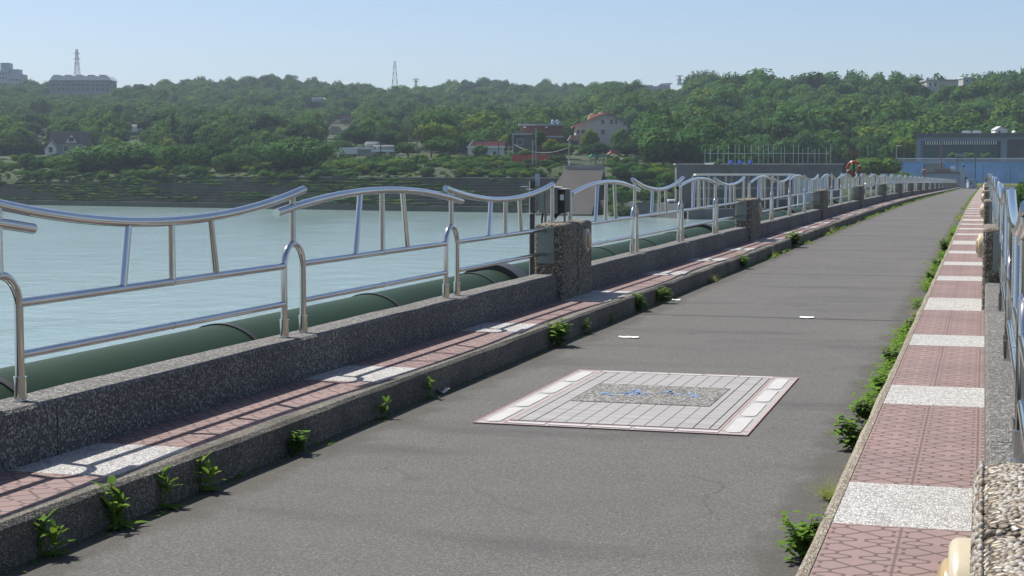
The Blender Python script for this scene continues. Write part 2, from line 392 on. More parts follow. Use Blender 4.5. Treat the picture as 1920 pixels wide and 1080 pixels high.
# ------------------------------------------------------------------ bridge
S0=2.8; BAY=14.95; NB=19; SEND=S0+BAY*NB+1.5
def stations(a,b,step):
    n=max(1,int(round((b-a)/step))); return [a+(b-a)*i/n for i in range(n+1)]
def sweep(profile, ss, mb, m=0, xf=None):
    """sweep an (x,z) profile along the bridge"""
    n=len(profile); v=[]
    for s in ss:
        for (x,z) in profile: v.append((x,s,road_z(s)+z))
    f=[(i*n+k,i*n+(k+1)%n,(i+1)*n+(k+1)%n,(i+1)*n+k) for i in range(len(ss)-1) for k in range(n)]
    f+= [tuple(range(n)), tuple(range((len(ss)-1)*n,len(ss)*n))]
    mb.add(v,f,m)
SS=stations(-4,SEND,2.5)
mb=MB(); v=[];f=[]
for s in SS: v+=[(-3.9,s,road_z(s)),(-.60,s,road_z(s))]
f=[(2*i,2*i+1,2*i+3,2*i+2) for i in range(len(SS)-1)]; mb.add(v,f)
tag(mb.obj('road',m_asph),'grey asphalt road along the bridge','road',kind='structure')
mb=MB(); sweep([(-4.95,-.9),(.45,-.9),(.45,-.05),(-4.95,-.05)],SS,mb)
tag(mb.obj('bridge_deck',m_conc),'concrete deck slab under the road','bridge deck',kind='structure')
def pavement(x0,x1,kx0,kx1,mt,white,name,lab):
    """top sheet split into clay tile and white pebble bands"""
    cuts=set(stations(-4,SEND,2.5)); 
    for a,b in white: cuts|={a,b}
    cuts=sorted(c for c in cuts if -4<=c<=SEND); mb=MB(); v=[]
    for s in cuts: v+=[(x0,s,road_z(s)+.192),(x1,s,road_z(s)+.192)]
    mb.add(v,[]); 
    for i in range(len(cuts)-1):
        mid=(cuts[i]+cuts[i+1])/2; wq=any(a<mid<b for a,b in white)
        mb.f.append((2*i,2*i+1,2*i+3,2*i+2)); mb.m.append(1 if wq else 0); mb.sm.append(False)
    tag(mb.obj(name,[mt,m_white]),lab,'pavement',kind='structure')
    mb=MB(); ss=stations(-4,SEND,.45); pr=[]; n=5; v=[]
    for s in ss:
        j=(rng.random(3)-.5)*.014; z=road_z(s)
        side=1 if kx1>kx0 else -1
        v+=[(kx0,s,z-.1),(kx0,s,z+.196),(kx1-side*.022,s,z+.2+j[2]*.25),(kx1+j[0],s,z+.178+j[1]*.6),(kx1+j[0]*.5,s,z-.1)]
    f=[(i*n+k,i*n+k+1,(i+1)*n+k+1,(i+1)*n+k) for i in range(len(ss)-1) for k in range(n-1)]
    mb.add(v,f,0,False)
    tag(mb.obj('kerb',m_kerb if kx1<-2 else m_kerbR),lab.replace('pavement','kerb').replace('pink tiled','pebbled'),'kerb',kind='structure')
whL=[];whR=[]
for k in range(-1,20):
    c=S0+BAY*k
    for d,wd in ((3.85,.82),(7.35,.82),(10.8,.82),(14.25,1.55)):
        whL.append((c+d,c+d+wd)); whR.append((c+d-.03,c+d+wd+.05))
pavement(-4.5,-3.92,-3.93,-3.82,m_tileL,whL,'pavement','pink tiled pavement along the water side')
pavement(-.578,.04,-.575,-.625,m_tileR,whR,'pavement','pink tiled pavement at the right edge')

ORD=['first','second','third','fourth','fifth','sixth','seventh','eighth','ninth','tenth','eleventh','twelfth','thirteenth','fourteenth','fifteenth','sixteenth','seventeenth','eighteenth','nineteenth','twentieth']
XL=-4.64; XR=.165
def parapet(side,k):
    a=S0+BAY*k+.66; b=S0+BAY*(k+1)-.66
    x0,x1=(-4.78,-4.5) if side<0 else (.03,.31)
    mb=MB(); cuts=[a]+[S0+BAY*k+d+.27 for d in (4.02,7.52,11.0)]+[b]
    for i in range(4):
        p,q=cuts[i]+(.004 if i else 0),cuts[i+1]-(.004 if i<3 else 0)
        ss=stations(p,q,.5 if k<3 else 1.7); n=8; c=.018; v=[]
        for s in ss:
            z=road_z(s); j=(rng.random(3)-.5)*(.008 if k<3 else 0)
            v+=[(x0,s,z+.0),(x0,s,z+.48-c),(x0+c,s,z+.48+j[2]),(x1-c,s,z+.48+j[0]),(x1+j[1],s,z+.48-c),(x1,s,z+.0)]
        n=6
        f=[(t*n+g,t*n+(g+1)%n,(t+1)*n+(g+1)%n,(t+1)*n+g) for t in range(len(ss)-1) for g in range(n)]
        f+=[tuple(range(n)),tuple(range((len(ss)-1)*n,len(ss)*n))]
        mb.add(v,f)
    o=mb.obj('parapet_wall',m_agg)
    tag(o,'low speckled grey parapet wall '+('on the water side, ' if side<0 else 'on the right side, ')+ORD[k]+' stretch from the camera','parapet','low parapet walls between the pillars')
for k in range(NB): parapet(-1,k); parapet(1,k)

# --- railing bay: local y along the bridge from a pillar centre, z above the road
HO=(4.02,7.52,11.0)
def arch_pts(a,b,z0,z1,n=18): return [(0,a+(b-a)*t,z1-(z1-z0)*(2*t-1)**2) for t in [i/n for i in range(n+1)]]
def railing_parts(seg):
    P=[]
    n1,n2=(14,10) if seg else (6,5)
    def tube(name,pts,r,n=None):
        m=MB(); m.tube(pts,r,n or n1); P.append((name,m))
    ends=[.69]+list(HO)+[BAY-.69]
    for i in range(4):
        up=(i%2==0); a=.42 if i==0 else HO[i-1]; b=BAY-.40 if i==3 else HO[i]
        if up: a2=a+(.05 if i==0 else -.27); b2=b+.30; pts=arch_pts(a2,b2,1.345,1.475)
        else: a2=a-.16; b2=b+(.02 if i==3 else .19); pts=arch_pts(a2,b2,1.50 if i<3 else 1.47,1.335)
        tube('top_rail',pts,.0285)
        la=ends[i]+(.16 if i else -.02); lb=ends[i+1]-(.16 if i<3 else -.02)
        if seg:
            for nm,z,r in (('middle_rail',.975,.0235),('lower_rail',.712,.021)):
                m=MB(); 
                pts=[(0,la,z),(0,(la+lb)/2,z),(0,lb,z)]
                if i==0: pts=[(.0,la,z-.02),(0,la+.12,z)]+pts[1:]
                if i==3: pts=pts[:-1]+[(0,lb-.12,z),(.0,lb,z-.02)]
                m.tube(pts,r,n1); mid=(la+lb)/2
                m.tube([(0,mid-.006,z),(0,mid+.006,z)],r+.0022,n1); P.append((nm,m))
        else:
            tube('middle_rail',[(0,la,.975),(0,lb,.975)],.0235); tube('lower_rail',[(0,la,.712),(0,lb,.712)],.021)
        mid=(la+lb)/2
        lo,hi=(.58,.47) if up else (.57,.50)
        for sgn in (-1,0,1):
            y0=mid+sgn*lo; y1=mid+sgn*hi
            t=(y1-a2)/(b2-a2); zt=(1.475-.13*(2*t-1)**2) if up else (1.335+.16*(2*t-1)**2)
            tube('strut',[(0,y0,.985),(0,y1,zt-.01)],.0225)
    for i,h in enumerate(HO):
        pts=[(0,h-.16,.48)]+[(0,h-.16*math.cos(math.pi*t/12),.96+.165*math.sin(math.pi*t/12)) for t in range(13)]+[(0,h+.16,.48)]
        tube('hoop',pts,.0235)
        zt=1.40 if i!=1 else 1.40
        tube('post',[(0,h,1.12),(0,h,1.475)],.0225)
        if seg:
            for sg in (-1,1):
                m=MB(); T_=Matrix.Translation((0,h+sg*.16,0)); m.lathe([(.031,.475),(.031,.60)],n1,0,T_); m.lathe([(.034,.596),(.034,.604)],n1,0,T_); m.lathe([(.043,.474),(.043,.486)],n1,0,T_); P.append(('foot_sleeve',m))
    for y in (.40,BAY-.40):
        m=MB(); m.tube([(0,y,1.02),(0,y,1.36 if y<5 else 1.46)],.022,n1)
        if seg: m.lathe([(.031,1.02),(.031,1.10)],n1,0,Matrix.Translation((0,y,0))); m.lathe([(.05,1.03),(.05,1.046)],n1,0,Matrix.Translation((0,y,0)))
        P.append(('pillar_post',m))
    return P
near_meshes=[(n,m.mesh(n,m_steel)) for n,m in railing_parts(True)]
fm=MB()
for n,m in railing_parts(False):
    b=len(fm.v); fm.v+=m.v; fm.f+=[tuple(b+i for i in q) for q in m.f]; fm.m+=m.m; fm.sm+=m.sm
far_mesh=fm.mesh('railing',m_steel)
def railing(side,k):
    a=S0+BAY*k; z=road_z(a); ang=math.atan2(road_z(a+BAY)-z,BAY)
    lab='steel railing of waves and hoops '+('on the water side, ' if side<0 else 'on the right side, ')+ORD[k]+' stretch from the camera'
    loc=(XL if side<0 else XR,a,z); NEAR=7
    if k<NEAR:
        t=empty('railing',loc,0,lab,'railing','stainless railing stretches'); t.rotation_euler=(ang,0,0)
        for n,me in near_meshes: link(n,me,t)
    else:
        t=link('railing',far_mesh); t.location=loc; t.rotation_euler=(ang,0,0); tag(t,lab,'railing','stainless railing stretches')
for k in range(NB): railing(-1,k); railing(1,k)

# --- pillars: two halves with an open joint, a round reflector lamp on the far half
def pillar_half(mb,x0,x1,y0,y1,z0,z1,near):
    nx,ny,nz=(5,8,14) if near else (1,1,1)
    # rounded top block: rings of a rounded rectangle
    r=.038; prof=[(0,z0),(0,z1-r)]+[(r*(1-math.cos(a)),z1-r+r*math.sin(a)) for a in (R(30),R(60),R(90))]
    n=8 if not near else 24
    rings=[]
    def rr(ins):
        a0,a1,b0,b1=x0+ins,x1-ins,y0+ins,y1-ins; cr=max(.028-ins*.3,.008); pts=[]
        for (cx,cy,st) in ((a1-cr,b0+cr,-90),(a1-cr,b1-cr,0),(a0+cr,b1-cr,90),(a0+cr,b0+cr,180)):
            for q in (0,45,90): pts.append((cx+cr*math.cos(R(st+q)),cy+cr*math.sin(R(st+q))))
        return pts
    v=[];N=12
    for ins,z in prof:
        for (x,y) in rr(ins): v.append((x,y,z))
    f=[(i*N+k,i*N+(k+1)%N,(i+1)*N+(k+1)%N,(i+1)*N+k) for i in range(len(prof)-1) for k in range(N)]
    f.append(tuple(range((len(prof)-1)*N,len(prof)*N)))
    mb.add(v,f)
def make_pillar(near,side):
    """origin at the centre of the base; x=0 is the road-side face plane, body runs away from the road"""
    P=[]; s=side
    for (a,b) in ((-.68,-.012),(.012,.68)):
        m=MB(); x0,x1=(-.33,.0) if s<0 else (.0,.33)
        pillar_half(m,x0,x1,a,b,-.05,1.04,near); P.append(('half_block',m,m_pill))
    for sg in (-1,1):
        m=MB(); y0,y1=(-.694,-.68) if sg<0 else (.68,.694)
        xa,xb=(-.29,-.1) if s<0 else (.1,.29)
        m.box(xa,xb,y0,y1,.60,1.0); P.append(('fixing_plate',m,m_plate))
    T=Matrix.Translation((0,.31,.815))@Matrix.Rotation(R(90 if s<0 else -90),4,'Y')
    lamp=MB(); lamp.lathe([(.134,-.005),(.134,.03),(.1325,.037),(.129,.043),(.124,.0475),(.118,.05),(.098,.051)],56 if near else 12,0,T)
    lens=MB(); lens.lathe([(.094,.04),(.094,.054),(.090,.060),(.082,.065),(.068,.070),(.045,.074),(.02,.0755),(.002,.076)],48 if near else 12,0,T)
    return P,lamp,lens
cache={}
def pillar(side,k):
    near=k<8; key=(side,near)
    if key not in cache:
        P,lamp,lens=make_pillar(near,side)
        cache[key]=([(n,m.mesh(n,mt)) for n,m,mt in P],lamp.mesh('lamp',m_cream),lens.mesh('lens',m_amber))
    P,lamp,lens=cache[key]; s=S0+BAY*k
    nm='on the water side' if side<0 else 'on the right side'
    t=empty('concrete_pillar',(-4.44 if side<0 else .0,s,road_z(s)),0,
      f'pebbled concrete pillar with a round cream lamp, {ORD[k]} {nm} from the camera','pillar','pebbled railing pillars')
    for n,me in P: link(n,me,t)
    l=link('lamp',lamp,t); link('lens',lens,l)
for k in range(NB+1): pillar(-1,k); pillar(1,k)
def pebble_facing():
    import bmesh
    bm=bmesh.new(); bmesh.ops.create_icosphere(bm,subdivisions=2,radius=1); bv=np.array([v.co[:] for v in bm.verts]); bf=np.array([[v.index for v in f.verts] for f in bm.faces]); bm.free()
    g=np.random.default_rng(12); pos=[];nor=[]
    def patch(n,fn,nn):
        kept=[]; cell={}
        for _ in range(n*9):
            p=np.array(fn(g.random(),g.random())); key=tuple((p/.0102).astype(int)); ok=True
            for dx in (-1,0,1):
                for dy in (-1,0,1):
                    for dz in (-1,0,1):
                        for q in cell.get((key[0]+dx,key[1]+dy,key[2]+dz),()):
                            if ((q-p)**2).sum()<.0102**2: ok=False
            if ok: cell.setdefault(key,[]).append(p); pos.append(p); nor.append(nn)
    for a,b in ((-.68,-.012),(.012,.68)):
        patch(4200,lambda u,v:(.012+u*.31,a+.012+v*(b-a-.024),1.0425-.02*(abs(2*u-1)**6+abs(2*v-1)**14)),(0,0,1))
        patch(4200,lambda u,v:(-.004+.012*max(0,(u-.93)/.07),a+.01+v*(b-a-.02),.56+u*.475),(-1,0,0))
        patch(1400,lambda u,v:(.01+u*.32,a,.72+v*.31),(0,-1,0))
    pos=np.array(pos); nor=np.array(nor,float); n=len(pos)
    ax=g.normal(size=(n,3)); A=np.cross(nor,ax); A/=np.linalg.norm(A,axis=1)[:,None]; B=np.cross(nor,A)
    r=.0061*(.75+.5*g.random(n)); ra=r*(1.0+.35*g.random(n)); rc=r*.8
    V=pos[:,None,:]+A[:,None,:]*(bv[None,:,0:1]*ra[:,None,None])+B[:,None,:]*(bv[None,:,1:2]*r[:,None,None])+nor[:,None,:]*(bv[None,:,2:3]*rc[:,None,None])
    nv=len(bv); F=(bf[None]+np.arange(n)[:,None,None]*nv).reshape(-1,3)
    me=bpy.data.meshes.new('pebble_facing'); me.vertices.add(n*nv); me.vertices.foreach_set('co',V.reshape(-1).astype(np.float32)); m=len(F)
    me.loops.add(3*m); me.loops.foreach_set('vertex_index',F.reshape(-1).astype(np.int32)); me.polygons.add(m); me.polygons.foreach_set('loop_start',np.arange(0,3*m,3,dtype=np.int32)); me.polygons.foreach_set('loop_total',np.full(m,3,dtype=np.int32)); me.polygons.foreach_set('use_smooth',np.ones(m,bool))
    N=NT('river_pebbles'); rp=N.n('ShaderNodeNewGeometry').outputs['Random Per Island']
    N.col(N.mix(N.math('MULTIPLY',N.noise(240,3),.35),N.ramp(rp,[(0,(.23,.195,.15)),(.16,(.32,.30,.265)),(.33,(.15,.115,.08)),(.45,(.39,.375,.345)),(.62,(.20,.165,.12)),(.75,(.28,.262,.238)),(.88,(.09,.075,.06)),(.94,(.29,.25,.19))],'CONSTANT'),(.12,.095,.065))); N.set(Roughness=.6)
    me.materials.append(N.mat); me.update(calc_edges=True); return me
for o in COL.objects:
    if o.get('label','').startswith('pebbled concrete pillar') and 'first on the right' in o['label']: link('pebble_facing',pebble_facing(),o)

# --- green water pipe beside the bridge
t=empty('water_pipe',(0,0,0),0,'big dark green pipe running beside the bridge parapet','pipe')
PX,PZ,PR=-5.75,-.03,.45
mb=MB(); mb.tube([(PX,s,road_z(s)+PZ) for s in stations(-3,SEND,4)],PR,40); mb.obj('pipe_body',m_pipe,t)
me=MB(); me.tube([(PX,-.035,PZ),(PX,.035,PZ)],PR+.012,40); me=me.mesh('joint_band',m_rubber)
for i in range(0,88):
    s=5.0+3.2*i
    if s<SEND-2:
        o=link('joint_band',me,t); o.location=(0,s,road_z(s))
sm=MB(); sm.tube([(PX,-.2,PZ),(PX,.2,PZ)],PR+.07,40); sm.box(PX-.5,PX+.5,-.18,.18,-1.4,PZ-.3); sm=sm.mesh('saddle_clamp',m_black)
for k in range(0,NB+1):
    s=S0+BAY*k+1.0; o=link('saddle_clamp',sm,t); o.location=(0,s,road_z(s))

# --- mosaic panel in the road
t=empty('mosaic_panel',(-2.255,11.2,0),0,'pale tiled panel with blue lettering set into the asphalt','floor panel')
W2,L2=.888,1.42
mb=MB(); mb.box(-W2,W2,-L2,L2,-.03,.006); mb.obj('tile_base',m_gtile,t)
mb=MB()
for sx in (-1,1):
    xa,xb=sorted((sx*(W2-.055),sx*(W2-.155)))
    for i in range(4):
        y0=-L2+.07+i*.68; y1=y0+.60
        c=.03; poly=[(xa+c,y0),(xb-c,y0),(xb,y0+c),(xb,y1-c),(xb-c,y1),(xa+c,y1),(xa,y1-c),(xa,y0+c)]
        mb.prism(poly,.004,.0105,'z')
for sy in (-1,1):
    for i in range(5):
        x0=-W2+.21+i*.28; ya,yb=sorted((sy*(L2-.04),sy*(L2-.105))); mb.box(x0,x0+.255,ya,yb,.004,.0105)
mb.obj('border_block',m_wtile,t)
mb=MB()
for sx in (-1,1):
    for d in (.0,.19):
        xa,xb=sorted((sx*(W2-d),sx*(W2-d-.010))); mb.box(xa,xb,-L2,L2,.003,.0085)
for sy in (-1,1):
    for d in (.0,.125):
        ya,yb=sorted((sy*(L2-d),sy*(L2-d-.014))); mb.box(-W2+.016,W2-.016,ya,yb,.003,.0082)
mb.obj('pink_line',m_pinkl,t)
mb=MB(); mb.box(-W2+.21,W2-.21,-L2+.145,L2-.145,.003,.012); fld=mb.obj('tile_field',m_streak,t)
mb=MB(); n=13
for i in range(n):
    x=-W2+.21+(2*W2-.42)*(i+.5)/n
    for (a,b) in ((-L2+.15,-.345),(.585,L2-.15)):
        if -.50<x<.48: mb.box(x-.0028,x+.0028,a,b,.004,.0132)
        else: mb.box(x-.0028,x+.0028,-L2+.15,L2-.15,.004,.0132)
        
mb.obj('joint_line',m_joint,t)
mb=MB()
for i in range(20):
    y=-L2+.15+i*.135
    if y<-.36 or y>.60: mb.box(-W2+.21,W2-.21,y-.0022,y+.0022,.004,.0126)
    else:
        mb.box(-W2+.21,-.51,y-.0022,y+.0022,.004,.0126); mb.box(.48,W2-.21,y-.0022,y+.0022,.004,.0126)
mb.obj('cross_joint',m_gtile,t)
mb=MB(); mb.box(-.505,.475,-.35,.59,.004,.0165); mb.obj('pebble_inlay',m_insert,t)
# the worn blue strokes, laid out on the pebbles where they lie
def ZL(x,y):
    p=onz(1060+x/6,710+y/6,.0); return (p.x+2.255,p.y-11.2)
strokes=[((410,190),(480,186),26),((480,200),(550,212),14),((600,185),(700,180),14),((680,200),(790,160),30),((780,155),(850,190),34),((690,195),(760,205),24),((790,190),(870,205),20),((900,203),(960,202),8),
 ((1020,190),(1080,184),10),((1100,175),(1180,172),22),((1130,225),(1190,175),34),((1180,170),(1210,195),28),((1200,195),(1300,210),18),((1370,198),(1420,203),12),((1430,215),(1490,232),30)]
mb=MB()
for (a,b,wd) in strokes:
    A=Vector(ZL(*a)); B=Vector(ZL(*b)); hw=.0016*wd+.006; d=(B-A).normalized(); 
    A-=d*.01;B+=d*.01
    q=[(A.x,A.y-hw),(B.x,B.y-hw),(B.x,B.y+hw),(A.x,A.y+hw)]
    mb.prism(q,.010,.0188,'z')
mb.obj('lettering',m_bltile,t)

# --- litter
def scrap(px,py,L,Wd,rz,name,lab,cat,mt,z=.0,curl=.004):
    p=onz(px,py,z); mb=MB(); n=5; v=[]
    for i in range(n+1):
        x=-L/2+L*i/n
        for y in (-Wd/2,Wd/2): v.append((x+random.uniform(-.1,.1)*Wd,y+random.uniform(-.15,.15)*Wd,.004+curl*(2*i/n-1)**2+random.uniform(0,.004)))
    f=[(2*i,2*i+2,2*i+3,2*i+1) for i in range(n)]
    vb=[(a,b,c+.0012) for a,b,c in v]; m=len(v)
    mb.add(v+vb,f+[tuple(m+i for i in q)[::-1] for q in f]+[(0,1,m+1,m),(2*n,m+2*n,m+2*n+1,2*n+1)]+[(2*i,m+2*i,m+2*i+2,2*i+2) for i in range(n)]+[(2*i+1,2*i+3,m+2*i+3,m+2*i+1) for i in range(n)])
    o=mb.obj(name,mt); o.location=p; o.rotation_euler=(0,0,rz); tag(o,lab,cat,'scraps of litter on the road')
scrap(1180,633,.19,.10,.1,'paper_scrap','flat white paper scrap behind the mosaic panel','litter',m_paper)
scrap(1512,596,.15,.12,0,'paper_scrap','small white scrap lying on the road joint','litter',m_paper)
scrap(830,737,.085,.07,.8,'paper_scrap','crumpled white scrap beside the left kerb near the mosaic','litter',m_paper,curl=.03)
scrap(1268,563,.11,.10,.3,'paper_scrap','farthest white scrap near the left kerb beyond the pillar','litter',m_paper)
scrap(877,714,.07,.035,-.6,'paper_scrap','tiny grey scrap by the left kerb shadow','litter',m_gtile)

# ------------------------------------------------------------------ weeds along the kerbs
def leaf(mb,base,dirv,L,Wd,droop,m=0):
    """one pointed leaf of three cross sections"""
    d=Vector(dirv).normalized(); side=d.cross(Vector((0,0,1)))
    if side.length<.05: side=Vector((1,0,0))
    side.normalize(); v=[]; prof=[(0,.12),(.35,1),(.7,.75),(1,.04)]
    for t,wq in prof:
        c=Vector(base)+d*L*t+Vector((0,0,-droop*L*t*t)); 
        v+=[c-side*Wd*wq/2, c+Vector((0,0,-min(.06*L,.4*Wd)*wq)), c+side*Wd*wq/2]
    f=[]
    for i in range(3): f+=[(3*i,3*i+3,3*i+4,3*i+1),(3*i+1,3*i+4,3*i+5,3*i+2)]
    mb.add(v,f,m,True)
def weed_mesh(kind,seed):
    r=random.Random(seed); lv=MB(); st=MB()
    if kind=='upright':
        for k in range(r.randint(3,5)):
            bx,by=r.uniform(-.05,.05),r.uniform(-.05,.05); h=r.uniform(.10,.22); top=(bx+r.uniform(-.05,.05),by+r.uniform(-.05,.05),h)
            st.tube([(bx,by,0),((bx+top[0])/2,(by+top[1])/2,h*.55),top],[.004,.003,.002],5)
            for j in range(r.randint(5,8)):
                t=r.uniform(.3,1); a=r.uniform(0,6.28); b=Vector((bx,by,0)).lerp(Vector(top),t)
                leaf(lv,b,(math.cos(a),math.sin(a),r.uniform(.5,1.6)),r.uniform(.06,.12),r.uniform(.022,.04),r.uniform(.1,.5))
        for j in range(8):
            a=r.uniform(0,6.28); leaf(lv,(0,0,.01),(math.cos(a),math.sin(a),.35),r.uniform(.07,.13),.03,.3)
    elif kind=='bushy':
        for k in range(13):
            a=r.uniform(0,6.28); q=r.uniform(.03,.17); h=r.uniform(.12,.28); top=(q*math.cos(a),q*math.sin(a),h)
            st.tube([(0,0,0),(top[0]*.4,top[1]*.4,h*.6),top],[.005,.004,.002],5)
            for j in range(22):
                t=r.uniform(.25,1.05); b=Vector((0,0,0)).lerp(Vector(top),t)+Vector((r.uniform(-.04,.04),r.uniform(-.04,.04),r.uniform(-.02,.03))); an=r.uniform(0,6.28)
                leaf(lv,b,(math.cos(an),math.sin(an),r.uniform(-.1,.7)),r.uniform(.045,.085),r.uniform(.03,.055),.3)
    else:
        for k in range(190):
            a=r.uniform(0,6.28); L=r.uniform(.10,.30); tilt=r.uniform(.4,2.2)
            leaf(lv,(r.uniform(-.06,.06),r.uniform(-.06,.06),0),(math.cos(a),math.sin(a),tilt),L,.0022,r.uniform(.1,.6))
        for j in range(80):
            a=r.uniform(0,6.28); leaf(lv,(r.uniform(-.09,.09),r.uniform(-.05,.05),.02),(math.cos(a),math.sin(a),r.uniform(.2,1)),r.uniform(.03,.06),.022,.3)
    return lv.mesh('leaves',m_grass if kind=='grassy' else m_weed), (st.mesh('stem',m_weed) if st.v else None)
WM={k:[weed_mesh(k,s) for s in range(4)] for k in ('upright','bushy','grassy')}
def weed(p,kind,i,scale,label,group):
    lv,st=WM[kind][i%4]
    t=empty('weed_plant',p,random.uniform(0,6.28),label,'weed',group); t.scale=(scale,)*3
    link('leaves',lv,t)
    if st: link('stem',st,t)
LW=[(40,1040,'upright',.95,'bright upright weed at the near end of the left kerb'),(165,985,'upright',1.15,'tall broad-leaved weed by the kerb, left of a leaning pair'),(192,985,'upright',1.0,'upright weed close beside the tall broad-leaved one at the left kerb'),
(258,950,'upright',.9,'spindly weed with a low pale leaf at the left kerb'),(350,920,'upright',.95,'weed with hanging pale leaves against the left kerb'),(505,850,'bushy',.5,'small ragged weed on the shaded left kerb face'),
(660,783,'upright',.75,'thin weed at the left kerb before the scrap of paper'),(765,745,'upright',.7,'little weed at the kerb just above the crumpled scrap'),(1030,648,'bushy',.95,'bushiest bright green weed at the left kerb'),
(1085,625,'upright',.75,'small yellow-green weed right after the bushiest left kerb weed'),(1125,605,'upright',.6,'low weed between the kerb weeds below the first visible pillar'),(1170,583,'bushy',.8,'leafy weed at the left kerb below the pillar lamp'),(1222,568,'bushy',.75,'dark leafy weed at the kerb beyond the pillar'),
(1318,528,'grassy',.8,'grassy tuft at the left kerb near the farthest scrap'),(1378,503,'bushy',.9,'weed clump at the left kerb before the second visible pillar'),(1438,481,'grassy',.9,'grass tuft at the left kerb below the second visible pillar'),(1475,463,'bushy',1.4,'large dark weed clump halfway along the left kerb'),(1545,436,'grassy',1.2,'grass tuft on the far part of the left kerb')]
for i,(px,py,kd,s,lab) in enumerate(LW):
    p=onz(px,py,0.0); p=Vector((max(p.x,-3.79) if p.x>-3.9 else -3.77,p.y,road_z(p.y))); p.x=-3.775
    weed(p,kd,i,s,lab,'weeds along the left kerb')
RW=[(1500,1050,'bushy',0.70,'dark bushy weed nearest the camera by the right kerb'),(1553,935,'grassy',0.77,'feathery grass tuft between two bushes at the right kerb'),(1603,845,'bushy',0.76,'thick leafy bush beyond the grass tuft at the right kerb'),(1622,790,'bushy',0.59,'leafy weed with a pale flower at the right kerb'),
(1652,735,'bushy',0.48,'low weed at the right kerb level with the third white band'),(1672,690,'bushy',0.70,'full weed where the right kerb passes the mosaic corner'),(1703,625,'bushy',0.63,'weed at the right kerb just before the road joint'),(1716,592,'grassy',0.59,'thin grass at the right end of the road joint'),
(1746,532,'bushy',0.70,'yellow-green weed clump at the right kerb beyond the joint'),(1757,505,'bushy',0.76,'taller weed clump at the right kerb past the joint'),(1768,473,'bushy',1.04,'largest weed clump along the far right kerb'),(1782,447,'bushy',0.63,'small far weed clump at the right kerb'),(1797,412,'grassy',1.36,'far grass clump at the right kerb')]
for i,(px,py,kd,s,lab) in enumerate(RW):
    p=onz(px,py,0.0); p=Vector((-.70,p.y,road_z(p.y))); weed(p,kd,i+1,s,lab,'weeds along the right kerb')
# continuous far growth along both kerbs: nobody could count it
mb=MB(); r=random.Random(5)
for side in (-1,1):
    for i in range(2600):
        s=r.uniform(28,SEND) if side<0 else r.uniform(26,SEND)
        if math.sin(s*1.3+side)+math.sin(s*.47)<-.2: continue
        x=(-3.79+abs(r.gauss(0,.07))) if side<0 else (-.66-abs(r.gauss(0,.09))); a=r.uniform(0,6.28)
        sz=1+s/90
        leaf(mb,(x,s,road_z(s)),(math.cos(a),math.sin(a),r.uniform(.4,1.6)),r.uniform(.06,.16)*min(sz,1.6),.03*sz,.4)
tag(mb.obj('grass',m_weed),'low grass and weeds growing in the far kerb gutters','grass',kind='stuff')
mb=MB(); r=random.Random(9)
for side in (-1,1):
    for i in range(1500 if side<0 else 7000):
        s=r.uniform(4,45)
        if side>0 and i>700 and (s<8.5 or math.sin(s*1.7)+math.sin(s*.6)<.1): continue
        x=(-3.80+abs(r.gauss(0,.03))) if side<0 else (-.64-abs(r.gauss(0,.04))); a=r.uniform(0,6.28)
        big=i>=700 and side>0; hz=r.uniform(0,.10)*(1 if big else 0)
        leaf(mb,(x-(r.uniform(0,.10) if big else 0),s,hz),(math.cos(a),math.sin(a),r.uniform(.1,1.0)),r.uniform(.04,.085) if big else r.uniform(.02,.06),.03 if big else .014,.4)
tag(mb.obj('moss',m_weed),'moss and tiny seedlings at the foot of both kerbs','moss',kind='stuff')

